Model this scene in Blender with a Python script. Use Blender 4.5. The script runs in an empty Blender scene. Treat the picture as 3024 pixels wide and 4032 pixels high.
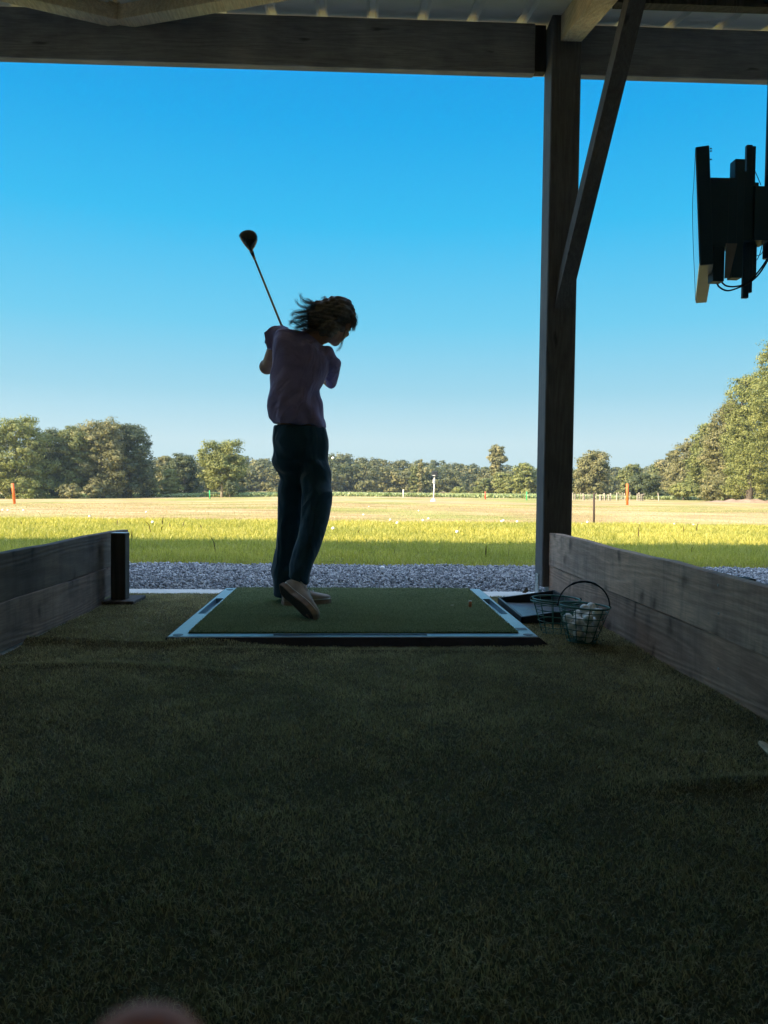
import bpy, math, random
import numpy as np
from mathutils import Vector, Matrix, noise as mnoise

random.seed(7)
rng = np.random.default_rng(7)
R = math.radians
scene = bpy.context.scene
COL = scene.collection

# ------------------------------------------------------------------ camera
F, CX, CY, H = 3030., 1512., 2016., .66
PITCH, YAW, ROLL = R(-2.0), R(1.93), .012
fw = np.array([math.sin(YAW)*math.cos(PITCH), math.cos(YAW)*math.cos(PITCH), math.sin(PITCH)])
r0 = np.array([math.cos(YAW), -math.sin(YAW), 0.]); u0 = np.cross(r0, fw)
rt = r0*math.cos(ROLL)+u0*math.sin(ROLL); up = np.cross(rt, fw)
CAM = np.array([0, 0, H])
cam = bpy.data.cameras.new('camera'); camo = bpy.data.objects.new('camera', cam); COL.objects.link(camo)
cam.sensor_fit = 'VERTICAL'; cam.sensor_height = 24.; cam.lens = 24.*F/4032.
cam.clip_start = .01; cam.clip_end = 4000
cam.dof.use_dof = True; cam.dof.focus_distance = 4.5; cam.dof.aperture_fstop = cam.lens/1000/.0018
camo.matrix_world = Matrix(((rt[0], up[0], -fw[0], 0), (rt[1], up[1], -fw[1], 0), (rt[2], up[2], -fw[2], H), (0, 0, 0, 1)))
scene.camera = camo

def U(px, py, x=None, y=None, z=None):
    """world point that a spot of the survey photograph has at a known depth / height"""
    d = fw+rt*(px-CX)/F-up*(py-CY)/F
    if y is not None: t = (y-CAM[1])/d[1]
    elif z is not None: t = (z-CAM[2])/d[2]
    else: t = (x-CAM[0])/d[0]
    return CAM+t*d

# ------------------------------------------------------------------ ground shape
def ss(a, b, t):
    t = np.clip((t-a)/(b-a), 0, 1); return t*t*(3-2*t)
def gz(x, y):
    x = np.asarray(x, float); y = np.asarray(y, float)
    z = np.interp(y, [-900, 5, 13, 25, 40, 60, 110, 200, 900], [-.07, -.07, -.03, -.12, -.31, -.62, -1.12, -1.3, -1.6])
    z = z - .0175*np.maximum(0, -x-3)*ss(12, 38, y)*(1-ss(150, 300, y))
    z = z + .05*np.sin(x*.11+1)*ss(18, 40, y)*np.sin(y*.13)
    return z
def ground_hit(px, py):
    d = fw+rt*(px-CX)/F-up*(py-CY)/F
    ts = np.linspace(6, 170, 8000); P = CAM[None]+ts[:, None]*d[None]/d[1]
    g = gz(P[:, 0], P[:, 1]); k = int(np.argmax(P[:, 2] < g))
    return P[k] if k else P[-1]

# ------------------------------------------------------------------ mesh builder
def wloc(o):
    v = Vector((0, 0, 0))
    while o is not None:
        v += o.location; o = o.parent
    return v
def from_arrays(name, V, T, tint=None, smooth=False):
    me = bpy.data.meshes.new(name); V = np.asarray(V, np.float32); T = np.asarray(T, np.int32)
    k = T.shape[1]
    me.vertices.add(len(V)); me.vertices.foreach_set('co', V.ravel())
    me.loops.add(T.size); me.loops.foreach_set('vertex_index', T.ravel())
    me.polygons.add(len(T)); me.polygons.foreach_set('loop_start', np.arange(len(T), dtype=np.int32)*k)
    if tint is not None:
        a = me.attributes.new('tint', 'FLOAT', 'POINT'); a.data.foreach_set('value', np.asarray(tint, np.float32))
    me.update(calc_edges=True)
    if smooth: me.polygons.foreach_set('use_smooth', np.ones(len(T), bool))
    return me
def link(name, me, mat, parent=None):
    o = bpy.data.objects.new(name, me)
    if mat is not None: me.materials.clear(); me.materials.append(mat)
    COL.objects.link(o)
    if parent is not None: o.parent = parent
    return o
def tag(o, label=None, cat=None, group=None, kind=None):
    if label: o['label'] = label
    if cat: o['category'] = cat
    if group: o['group'] = group
    if kind: o['kind'] = kind
    return o
def thing(name, loc, label, cat, group=None):
    o = bpy.data.objects.new(name, None); o.location = Vector([float(v) for v in loc]); o.empty_display_size = .1
    COL.objects.link(o); return tag(o, label, cat, group)

class MB:
    def __init__(s): s.v = []; s.f = []
    def add(s, vs, fs):
        b = len(s.v); s.v += [tuple(float(c) for c in v) for v in vs]; s.f += [tuple(i+b for i in f) for f in fs]; return s
    def box(s, p, q, bev=0.):
        (x0, y0, z0), (x1, y1, z1) = p, q
        return s.obox(((x0+x1)/2, (y0+y1)/2, (z0+z1)/2), ((x1-x0)/2, 0, 0), (0, (y1-y0)/2, 0), (0, 0, (z1-z0)/2), bev)
    def obox(s, c, a, b, d, bev=0.):
        c, a, b, d = map(lambda t: np.array(t, float), (c, a, b, d))
        if bev <= 0:
            vs = [c+i*a+j*b+k*d for k in (-1, 1) for j in (-1, 1) for i in (-1, 1)]
            return s.add(vs, [(0, 2, 3, 1), (4, 5, 7, 6), (0, 1, 5, 4), (2, 6, 7, 3), (0, 4, 6, 2), (1, 3, 7, 5)])
        la, lb, ld = [np.linalg.norm(t) for t in (a, b, d)]
        ea, eb, ed = [1-min(bev/l, .45) for l in (la, lb, ld)]
        vs = []; idx = {}
        for i in (-1, 1):
            for j in (-1, 1):
                for k in (-1, 1):
                    for n, (p, q, r) in enumerate(((1, eb, ed), (ea, 1, ed), (ea, eb, 1))):
                        idx[i, j, k, n] = len(vs); vs.append(c+i*p*a+j*q*b+k*r*d)
        fs = []
        for n, ax in enumerate('xyz'):
            for sg in (-1, 1):
                o = [(1, 1), (-1, 1), (-1, -1), (1, -1)]; q = []
                for (m1, m2) in o:
                    key = [0, 0, 0]; key[n] = sg; key[(n+1) % 3] = m1; key[(n+2) % 3] = m2; q.append(idx[key[0], key[1], key[2], n])
                fs.append(tuple(q if sg > 0 else q[::-1]))
        for i in (-1, 1):
            for j in (-1, 1):
                fs.append((idx[i, j, -1, 0], idx[i, j, 1, 0], idx[i, j, 1, 1], idx[i, j, -1, 1]))
                fs.append((idx[i, -1, j, 0], idx[i, 1, j, 0], idx[i, 1, j, 2], idx[i, -1, j, 2]))
                fs.append((idx[-1, i, j, 1], idx[1, i, j, 1], idx[1, i, j, 2], idx[-1, i, j, 2]))
                for k in (-1, 1): fs.append((idx[i, j, k, 0], idx[i, j, k, 1], idx[i, j, k, 2]))
        return s.add(vs, fs)
    def rings(s, rs, closed=True, cap=True):
        n = len(rs[0]); vs = [p for r in rs for p in r]; fs = []
        for a in range(len(rs)-1):
            for i in range(n):
                j = (i+1) % n
                if not closed and j == 0: continue
                fs.append((a*n+i, a*n+j, (a+1)*n+j, (a+1)*n+i))
        if cap:
            fs.append(tuple(range(n))[::-1]); fs.append(tuple((len(rs)-1)*n+i for i in range(n)))
        return s.add(vs, fs)
    def tube(s, pts, rad, n=8, cap=True, flat=None):
        pts = [np.array(p, float) for p in pts]
        if not hasattr(rad, '__len__'): rad = [rad]*len(pts)
        rs = []; prev = None
        for i, p in enumerate(pts):
            t = pts[min(i+1, len(pts)-1)]-pts[max(i-1, 0)]; t /= (np.linalg.norm(t)+1e-12)
            if prev is None:
                ref = np.array([0, 0, 1.]) if abs(t[2]) < .9 else np.array([1., 0, 0]); a = np.cross(t, ref)
            else: a = prev-t*(prev@t)
            a /= (np.linalg.norm(a)+1e-12); b = np.cross(t, a); prev = a
            rs.append([p+rad[i]*(math.cos(2*math.pi*k/n)*a+math.sin(2*math.pi*k/n)*b*(flat or 1)) for k in range(n)])
        return s.rings(rs, cap=cap)
    def ball(s, c, r, n=12, m=8, axes=None):
        c = np.array(c, float); r = (r, r, r) if not hasattr(r, '__len__') else r
        A = np.eye(3) if axes is None else np.array(axes, float)
        vs = []; fs = []
        for i in range(m+1):
            th = math.pi*i/m
            for k in range(n):
                ph = 2*math.pi*k/n; l = np.array([r[0]*math.sin(th)*math.cos(ph), r[1]*math.sin(th)*math.sin(ph), r[2]*math.cos(th)])
                vs.append(c+l[0]*A[0]+l[1]*A[1]+l[2]*A[2])
        for i in range(m):
            for k in range(n):
                j = (k+1) % n
                if i == 0: fs.append((k, (i+1)*n+k, (i+1)*n+j))
                elif i == m-1: fs.append((i*n+k, (i+1)*n+k, i*n+j))
                else: fs.append((i*n+k, (i+1)*n+k, (i+1)*n+j, i*n+j))
        return s.add(vs, fs)
    def limb(s, pts, rad, n=14):
        for i in range(len(pts)-1):
            a, b = np.array(pts[i], float), np.array(pts[i+1], float)
            ts = np.linspace(0, 1, 5); s.tube([a+(b-a)*t for t in ts], [rad[i]+(rad[i+1]-rad[i])*t for t in ts], n)
        for p, r in zip(pts, rad): s.ball(p, r, 14, 10)
        return s
    def mesh(s, name, off=(0, 0, 0), smooth=False):
        me = bpy.data.meshes.new(name); ox, oy, oz = off
        me.from_pydata([(x-ox, y-oy, z-oz) for x, y, z in s.v], [], s.f); me.update()
        if smooth: me.polygons.foreach_set('use_smooth', np.ones(len(me.polygons), bool))
        return me
    def build(s, name, mat, parent=None, smooth=False):
        off = wloc(parent) if parent is not None else (0, 0, 0)
        return link(name, s.mesh(name, off, smooth), mat, parent)
    def voxel(s, name, mat, size, parent=None, smooth=4, disp=None):
        """fuse the pieces into one continuous skin"""
        off = wloc(parent) if parent is not None else Vector((0, 0, 0))
        o = bpy.data.objects.new('tmp', s.mesh('tmp')); COL.objects.link(o)
        m = o.modifiers.new('r', 'REMESH'); m.mode = 'VOXEL'; m.voxel_size = size; m.adaptivity = 0
        if smooth:
            k = o.modifiers.new('s', 'SMOOTH'); k.factor = .5; k.iterations = smooth
        dg = bpy.context.evaluated_depsgraph_get(); dg.update()
        me = bpy.data.meshes.new_from_object(o.evaluated_get(dg)); me.name = name
        bpy.data.objects.remove(o)
        nv = len(me.vertices); co = np.empty(nv*3, np.float32); me.vertices.foreach_get('co', co); co = co.reshape(-1, 3)
        if disp is not None:
            no = np.empty(nv*3, np.float32); me.vertices.foreach_get('normal', no); no = no.reshape(-1, 3)
            co = co+no*disp(co)[:, None]
        co = co-np.array(off)[None]
        me.vertices.foreach_set('co', co.astype(np.float32).ravel()); me.update()
        me.polygons.foreach_set('use_smooth', np.ones(len(me.polygons), bool))
        return link(name, me, mat, parent)

# ------------------------------------------------------------------ materials
def newmat(name):
    m = bpy.data.materials.new(name); m.use_nodes = True; nt = m.node_tree; nt.nodes.clear()
    out = nt.nodes.new('ShaderNodeOutputMaterial'); return m, nt, out
def nd(nt, t, **kw):
    n = nt.nodes.new(t)
    for k, v in kw.items():
        if k.startswith('i_'):
            k2 = k[2:]; k2 = int(k2) if k2.isdigit() else k2.replace('_', ' ')
            n.inputs[k2].default_value = v
        else: setattr(n, k, v)
    return n
def ramp(nt, stops, src=None):
    r = nt.nodes.new('ShaderNodeValToRGB'); e = r.color_ramp.elements
    while len(e) < len(stops): e.new(.5)
    for i, (p, c) in enumerate(stops): e[i].position = p; e[i].color = (*c, 1) if len(c) == 3 else c
    if src is not None: nt.links.new(src, r.inputs[0])
    return r
def mixc(nt, f, a, b, mode='MIX'):
    m = nt.nodes.new('ShaderNodeMix'); m.data_type = 'RGBA'; m.blend_type = mode
    for s, v in ((m.inputs[0], f), (m.inputs[6], a), (m.inputs[7], b)):
        if hasattr(v, 'links'): nt.links.new(v, s)
        else: s.default_value = (*v, 1) if hasattr(v, '__len__') and len(v) == 3 else v
    return m.outputs[2]
def texmap(nt, scale, kind='Object'):
    tc = nt.nodes.new('ShaderNodeTexCoord'); mp = nt.nodes.new('ShaderNodeMapping'); mp.inputs['Scale'].default_value = scale
    nt.links.new(tc.outputs[kind], mp.inputs[0]); return mp.outputs[0]
def noi(nt, vec, scale, detail=4, rough=.5, dist=0):
    n = nd(nt, 'ShaderNodeTexNoise', i_Scale=scale, i_Detail=detail, i_Roughness=rough, i_Distortion=dist); nt.links.new(vec, n.inputs['Vector']); return n.outputs[0]
def finish(nt, out, col, rough=.8, bump=None, bstr=.3, bdist=.01, spec=.3, metal=0, extra=None):
    b = nt.nodes.new('ShaderNodeBsdfPrincipled')
    b.inputs['Roughness'].default_value = rough if not hasattr(rough, 'links') else .5
    if hasattr(rough, 'links'): nt.links.new(rough, b.inputs['Roughness'])
    b.inputs['Specular IOR Level'].default_value = spec; b.inputs['Metallic'].default_value = metal
    if hasattr(col, 'links'): nt.links.new(col, b.inputs['Base Color'])
    else: b.inputs['Base Color'].default_value = (*col, 1)
    if bump is not None:
        bp = nd(nt, 'ShaderNodeBump', i_Strength=bstr, i_Distance=bdist); nt.links.new(bump, bp.inputs['Height']); nt.links.new(bp.outputs[0], b.inputs['Normal'])
    if extra: extra(b)
    nt.links.new(b.outputs[0], out.inputs[0]); return b

def wood(name, c0, c1, axis='y', knots=True, saw=False, dark=.45, rough=.75, seed=0.):
    m, nt, out = newmat(name)
    st = {'x': (.06, 1, 1), 'y': (1, .06, 1), 'z': (1, 1, .06)}[axis]
    def shifted(v):
        off = nd(nt, 'ShaderNodeVectorMath', operation='ADD'); off.inputs[1].default_value = (seed, seed*1.7, seed*.3); nt.links.new(v, off.inputs[0]); return off.outputs[0]
    v = shifted(texmap(nt, st)); sq = {'x': (.22, 1, 1), 'y': (1, .22, 1), 'z': (1, 1, .22)}[axis]
    w1 = noi(nt, v, 4.5, 2, .45); w2 = noi(nt, shifted(texmap(nt, sq)), 3.6, 2, .5)
    sc = nd(nt, 'ShaderNodeMath', operation='MULTIPLY_ADD'); sc.inputs[1].default_value = 120; nt.links.new(w1, sc.inputs[0])
    s2_ = nd(nt, 'ShaderNodeMath', operation='MULTIPLY'); s2_.inputs[1].default_value = 38; nt.links.new(w2, s2_.inputs[0]); nt.links.new(s2_.outputs[0], sc.inputs[2])
    sn = nd(nt, 'ShaderNodeMath', operation='SINE'); nt.links.new(sc.outputs[0], sn.inputs[0])
    rings = nd(nt, 'ShaderNodeMapRange', i_1=-1., i_2=1.); nt.links.new(sn.outputs[0], rings.inputs[0])
    fine = noi(nt, v, 150, 4, .65)
    col = mixc(nt, rings.outputs[0], c0, c1)
    f1 = ramp(nt, [(.3, (.72, .7, .68)), (.7, (1.1, 1.1, 1.08))], fine); col = mixc(nt, 1., col, f1.outputs[0], 'MULTIPLY')
    big = noi(nt, shifted(texmap(nt, (1, 1, 1))), 1.9, 6, .65)
    f2 = ramp(nt, [(.3, (.62, .62, .66)), (.7, (1.2, 1.16, 1.12))], big); col = mixc(nt, 1., col, f2.outputs[0], 'MULTIPLY')
    if knots:
        kv = shifted(texmap(nt, {'x': (2.2, 9, 9), 'y': (9, 2.2, 9), 'z': (9, 9, 2.2)}[axis] if not saw else (.01, 4.2, 3.0)))
        wv = nd(nt, 'ShaderNodeTexNoise', i_Scale=3.); nt.links.new(kv, wv.inputs['Vector'])
        vm = nd(nt, 'ShaderNodeVectorMath', operation='MULTIPLY_ADD'); vm.inputs[1].default_value = (.35,)*3; nt.links.new(wv.outputs['Color'], vm.inputs[0]); nt.links.new(kv, vm.inputs[2])
        vo = nd(nt, 'ShaderNodeTexVoronoi', i_Scale=1.)
        if saw:
            vo.voronoi_dimensions = '2D'; s1 = nt.nodes.new('ShaderNodeSeparateXYZ'); c1_ = nt.nodes.new('ShaderNodeCombineXYZ'); nt.links.new(vm.outputs[0], s1.inputs[0])
            nt.links.new(s1.outputs[1], c1_.inputs[0]); nt.links.new(s1.outputs[2], c1_.inputs[1]); nt.links.new(c1_.outputs[0], vo.inputs['Vector'])
        else: nt.links.new(vm.outputs[0], vo.inputs['Vector'])
        kr = ramp(nt, [(.0, (dark*.5,)*3), (.06, (dark,)*3), (.13, (1, 1, 1))] if not saw else [(.0, (.25, .23, .24)), (.05, (.42, .40, .41)), (.09, (.75,)*3), (.17, (1, 1, 1))], vo.outputs['Distance'])
        col = mixc(nt, .85, col, kr.outputs[0], 'MULTIPLY')
    if saw:   # rain streaks and stains down the boards
        s2 = ramp(nt, [(.40, (.62, .62, .66)), (.5, (1, 1, 1)), (.72, (1.15, 1.12, 1.1))], noi(nt, shifted(texmap(nt, (1.5, 9, .9))), 1., 6, .7)); col = mixc(nt, .5, col, s2.outputs[0], 'MULTIPLY')
        s3 = ramp(nt, [(.34, (.5, .5, .56)), (.44, (1, 1, 1)), (.64, (1, 1, 1)), (.74, (1.3, 1.27, 1.25))], noi(nt, shifted(texmap(nt, (1., 2.3, 1.6))), 1., 5, .62)); col = mixc(nt, .7, col, s3.outputs[0], 'MULTIPLY')
    ad = nd(nt, 'ShaderNodeMath', operation='MULTIPLY_ADD'); ad.inputs[1].default_value = .5; nt.links.new(fine, ad.inputs[0]); nt.links.new(rings.outputs[0], ad.inputs[2])
    finish(nt, out, col, rough, ad.outputs[0], .3, .003, .3); return m

def mottled(name, c0, c1, scale=8, rough=.8, bump=.2, bscale=60, bdist=.005, spec=.3, metal=0, sheen=0):
    m, nt, out = newmat(name); v = texmap(nt, (1, 1, 1))
    r = ramp(nt, [(.3, c0), (.7, c1)], noi(nt, v, scale, 5, .6))
    def ex(b):
        if sheen: b.inputs['Sheen Weight'].default_value = sheen
    finish(nt, out, r.outputs[0], rough, noi(nt, v, bscale, 4, .6), bump, bdist, spec, metal, ex); return m

def leafmat(name, c0, c1, c2, trans=.35, rough=.6, big=None):
    m, nt, out = newmat(name)
    at = nd(nt, 'ShaderNodeAttribute', attribute_name='tint')
    r = ramp(nt, [(0., c0), (.5, c1), (1., c2)], at.outputs['Fac'])
    col = r.outputs[0]
    if big:
        sc, lo, hi = big
        r2 = ramp(nt, [(.35, lo), (.65, hi)], noi(nt, texmap(nt, (1, 1, 1)), sc, 3, .5)); col = mixc(nt, 1., col, r2.outputs[0], 'MULTIPLY')
    d = nd(nt, 'ShaderNodeBsdfPrincipled', i_Roughness=rough); d.inputs['Specular IOR Level'].default_value = .25
    t = nd(nt, 'ShaderNodeBsdfTranslucent'); mx = nd(nt, 'ShaderNodeMixShader', i_0=trans)
    nt.links.new(col, d.inputs['Base Color'])
    tc = mixc(nt, 1., col, (1.1, 1.15, .6), 'MULTIPLY'); nt.links.new(tc, t.inputs[0])
    nt.links.new(d.outputs[0], mx.inputs[1]); nt.links.new(t.outputs[0], mx.inputs[2]); nt.links.new(mx.outputs[0], out.inputs[0])
    return m

M = {}
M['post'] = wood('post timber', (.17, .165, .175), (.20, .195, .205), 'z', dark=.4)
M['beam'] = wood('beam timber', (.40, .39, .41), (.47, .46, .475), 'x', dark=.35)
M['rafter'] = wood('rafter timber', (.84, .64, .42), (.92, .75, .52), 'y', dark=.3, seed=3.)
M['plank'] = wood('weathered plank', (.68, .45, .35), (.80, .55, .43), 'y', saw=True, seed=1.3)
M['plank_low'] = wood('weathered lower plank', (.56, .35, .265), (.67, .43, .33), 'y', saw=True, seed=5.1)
M['plank_dark'] = wood('dark stained plank', (.16, .12, .10), (.21, .16, .135), 'y', saw=True, seed=8.)
M['plank_dlow'] = wood('dull plank', (.31, .21, .165), (.38, .265, .21), 'y', saw=True, seed=9.)
M['post_dark'] = wood('dark stained post', (.07, .065, .062), (.11, .10, .095), 'z', seed=2.)
M['board'] = wood('ground board', (.10, .085, .08), (.15, .13, .115), 'y', seed=4.)
M['concrete'] = mottled('concrete', (.60, .59, .56), (.74, .72, .68), 6, .9, .5, 90)
M['galv'] = mottled('galvanised steel', (.42, .43, .44), (.55, .56, .57), 20, .5, .1, 30, spec=.5, metal=.35)
M['black'] = mottled('black housing', (.012, .045, .075), (.02, .06, .095), 9, .5, .1, 200)
M['tv_edge'] = mottled('grey bezel', (.17, .16, .17), (.21, .2, .2), 9, .45, .05, 200)
M['cable'] = mottled('cable rubber', (.01, .012, .02), (.02, .02, .03), 9, .5, .1, 200)
M['screen'] = mottled('screen glass', (.4, .4, .4), (.42, .42, .42), 2, .03, .0, 10, spec=1., metal=.85)
M['rubber'] = mottled('grey rubber', (.12, .21, .27), (.20, .30, .38), 30, .30, .35, 160, .003, .9)  # blue of the reflected sky is put into this base colour
M['skirt'] = mottled('shaded frame rubber', (.012, .010, .013), (.024, .02, .024), 22, .7, .3, 160, .003, .2)  # same rubber as the frame; shade on the bevel painted in as black
M['tray'] = mottled('dark rubber', (.012, .014, .017), (.03, .034, .04), 26, .5, .4, 140, .004, .5)
M['tray_floor'] = mottled('tray rubber', (.07, .09, .11), (.13, .155, .18), 26, .4, .4, 140, .004, .6)
M['basket'] = mottled('green coated wire', (.03, .14, .115), (.06, .21, .175), 40, .35, .1, 120, spec=.5)
M['handle'] = mottled('black plastic', (.01, .01, .012), (.02, .02, .022), 9, .45, .1, 120)
M['tee'] = mottled('orange rubber', (.55, .16, .06), (.68, .22, .08), 30, .5, .1, 100)
M['teetop'] = mottled('white rubber', (.7, .65, .6), (.8, .76, .7), 30, .5, .1, 100)
M['orange'] = mottled('orange paint', (.75, .13, .03), (.85, .19, .04), 3, .5, .1, 30)
M['green_paint'] = mottled('green paint', (.04, .42, .12), (.07, .52, .18), 3, .5, .1, 30)
M['red_paint'] = mottled('red paint', (.6, .09, .05), (.7, .13, .07), 3, .5, .1, 30)
M['white_paint'] = mottled('white paint', (.68, .67, .65), (.8, .79, .77), 3, .5, .1, 30)
M['stake'] = mottled('dark stake', (.05, .035, .035), (.09, .065, .06), 6, .8, .3, 50)
M['pale_wood'] = mottled('pale stakes', (.30, .26, .2), (.45, .4, .32), 6, .85, .3, 20)
M['bark'] = mottled('bark', (.10, .085, .07), (.2, .17, .14), 3, .95, .6, 12, .05)
M['bark_pale'] = mottled('pale bark', (.3, .26, .21), (.5, .44, .36), 3, .95, .6, 12, .05)
M['skin'] = mottled('skin', (.42, .23, .16), (.5, .29, .2), 30, .5, .1, 300, .001, .4)
M['hair'] = mottled('brown hair', (.07, .055, .045), (.19, .15, .125), 60, .5, .3, 400, .002, .4)
M['shoe'] = mottled('tan suede', (.33, .28, .26), (.46, .40, .36), 20, .9, .3, 300, .002, .2)
M['sole'] = mottled('worn sole', (.24, .17, .14), (.36, .27, .22), 20, .85, .5, 150, .003, .3)
M['lace'] = mottled('pale laces', (.6, .6, .6), (.7, .7, .7), 20, .8, .2, 300, .001, .3)
M['club'] = mottled('club head', (.008, .01, .012), (.02, .022, .026), 30, .25, .02, 100, spec=.6)
M['shaft'] = mottled('shaft', (.02, .03, .06), (.03, .045, .08), 9, .3, .0, 100, spec=.6)
M['leafbit'] = mottled('dead leaf', (.08, .06, .04), (.14, .1, .06), 60, .8, .2, 100)

def cloth(name, c0, c1, sc=7., amp=.02, weave=420):
    m, nt, out = newmat(name); v = texmap(nt, (1.0, 1.0, .45))
    wn = nd(nt, 'ShaderNodeTexNoise', i_Scale=2.5, i_Detail=2.); nt.links.new(v, wn.inputs['Vector'])
    vm = nd(nt, 'ShaderNodeVectorMath', operation='MULTIPLY_ADD'); vm.inputs[1].default_value = (.5,)*3; nt.links.new(wn.outputs['Color'], vm.inputs[0]); nt.links.new(v, vm.inputs[2])
    f = noi(nt, vm.outputs[0], sc, 3, .45); rd = ramp(nt, [(.35, (0, 0, 0)), (.5, (.75,)*3), (.56, (1, 1, 1)), (.7, (.25,)*3)], f)
    r = ramp(nt, [(.3, c0), (.7, c1)], noi(nt, texmap(nt, (1, 1, 1)), 12, 4, .6))
    b1 = nd(nt, 'ShaderNodeBump', i_Strength=.8, i_Distance=amp); nt.links.new(rd.outputs[0], b1.inputs['Height'])
    b2 = nd(nt, 'ShaderNodeBump', i_Strength=.3, i_Distance=.002); nt.links.new(noi(nt, texmap(nt, (1, 1, 1)), weave, 2), b2.inputs['Height']); nt.links.new(b1.outputs[0], b2.inputs['Normal'])
    b = nt.nodes.new('ShaderNodeBsdfPrincipled'); b.inputs['Roughness'].default_value = .9; b.inputs['Specular IOR Level'].default_value = .15; b.inputs['Sheen Weight'].default_value = .25
    nt.links.new(r.outputs[0], b.inputs['Base Color']); nt.links.new(b2.outputs[0], b.inputs['Normal']); nt.links.new(b.outputs[0], out.inputs[0]); return m
M['shirt'] = cloth('mauve cotton', (.27, .22, .43), (.36, .29, .54))
M['trousers'] = cloth('navy cotton', (.013, .048, .082), (.022, .068, .11), 5., .022)
m, nt, out = newmat('wind blown hair'); ht_ = nd(nt, 'ShaderNodeBsdfTranslucent'); ht_.inputs[0].default_value = (.42, .31, .23, 1); hd_ = nd(nt, 'ShaderNodeBsdfPrincipled', i_Roughness=.4); hd_.inputs['Base Color'].default_value = (.17, .13, .10, 1); hm_ = nd(nt, 'ShaderNodeMixShader', i_0=.6)
nt.links.new(hd_.outputs[0], hm_.inputs[1]); nt.links.new(ht_.outputs[0], hm_.inputs[2]); nt.links.new(hm_.outputs[0], out.inputs[0]); M['strands'] = m
M['dock'] = leafmat('dock stalk', (.05, .035, .02), (.09, .06, .03), (.14, .09, .05), .1)
# golf ball with dimples
m, nt, out = newmat('golf ball'); vo = nd(nt, 'ShaderNodeTexVoronoi', i_Scale=260.); nt.links.new(texmap(nt, (1, 1, 1)), vo.inputs['Vector'])
rr = ramp(nt, [(.3, (0, 0, 0)), (.55, (1, 1, 1))], vo.outputs['Distance'])
finish(nt, out, (.86, .86, .84), .35, rr.outputs[0], .5, .0008, .5); M['ball'] = m
# profiled roof sheet
M['roof'] = mottled('roof sheet', (.74, .67, .57), (.82, .75, .65), 3, .5, .1, 20, spec=.35)
# astro turf blades
M['turf_blade'] = leafmat('turf blade', (.25, .215, .15), (.49, .425, .29), (.80, .70, .50), .25, .45, (1.3, (.70, .74, .66), (1.22, 1.2, 1.14)))
m, nt, out = newmat('turf base'); v = texmap(nt, (1, 1, 1))
r1 = ramp(nt, [(.3, (.07, .06, .03)), (.7, (.14, .12, .06))], noi(nt, v, 90, 4, .7)); finish(nt, out, r1.outputs[0], .9, noi(nt, v, 300, 3, .7), .7, .01, .1); M['turf_base'] = m
m, nt, out = newmat('mat turf'); v = texmap(nt, (1, 1, 1))
vx = texmap(nt, (.25, 1, 1))
f = noi(nt, vx, 420, 3, .7); r1 = ramp(nt, [(.3, (.08, .13, .05)), (.7, (.18, .24, .09))], f)
r2 = ramp(nt, [(.35, (.8, .85, .8)), (.65, (1.12, 1.1, 1.05))], noi(nt, v, 5, 4, .6))
finish(nt, out, mixc(nt, 1., r1.outputs[0], r2.outputs[0], 'MULTIPLY'), .85, f, .9, .006, .15); M['mat_turf'] = m
M['turf_next'] = mottled('neighbour turf', (.10, .10, .05), (.24, .22, .12), 60, .95, .8, 250, .01, .1)
# outdoor grass
M['grass_blade'] = leafmat('grass blade', (.25, .25, .055), (.48, .44, .10), (.66, .60, .22), .4, .5, (.5, (.8, .85, .8), (1.15, 1.1, 1.05)))
M['dry_blade'] = leafmat('dry blade', (.26, .20, .08), (.46, .36, .17), (.58, .46, .25), .35, .6)
M['crop_leaf'] = leafmat('crop leaf', (.22, .27, .11), (.34, .39, .18), (.5, .52, .30), .35, .6)
# field
m, nt, out = newmat('mown field'); tc = nd(nt, 'ShaderNodeTexCoord')
sx = nd(nt, 'ShaderNodeSeparateXYZ'); nt.links.new(tc.outputs['Object'], sx.inputs[0])
vw = texmap(nt, (.35, 1, 1)); vb = texmap(nt, (.085, .075, 1))
n1 = noi(nt, vw, .9, 6, .68); n1 = (lambda a, b: (nt.links.new(a, b.inputs[0]), nt.links.new(noi(nt, texmap(nt, (.16, .13, 1)), 1., 7, .7), b.inputs[1]), b.outputs[0])[2])(n1, nd(nt, 'ShaderNodeMath', operation='ADD')); n1 = (lambda b: (nt.links.new(n1, b.inputs[0]), b.outputs[0])[1])(nd(nt, 'ShaderNodeMath', operation='MULTIPLY', i_1=.5)); n2 = noi(nt, vb, 1., 6, .65); n3 = noi(nt, texmap(nt, (.6, 1, 1)), 14, 4, .7)
dry = ramp(nt, [(.36, (.24, .17, .07)), (.5, (.44, .315, .15)), (.63, (.62, .48, .27))], n1)
grn = ramp(nt, [(.38, (.20, .20, .05)), (.62, (.40, .38, .12))], n1)
pm = ramp(nt, [(.47, (0, 0, 0)), (.58, (1, 1, 1))], n2)
col = mixc(nt, pm.outputs[0], dry.outputs[0], grn.outputs[0])
f3 = ramp(nt, [(.3, (.72, .7, .66)), (.7, (1.2, 1.2, 1.2))], n3); col = mixc(nt, 1., col, f3.outputs[0], 'MULTIPLY')
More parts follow.
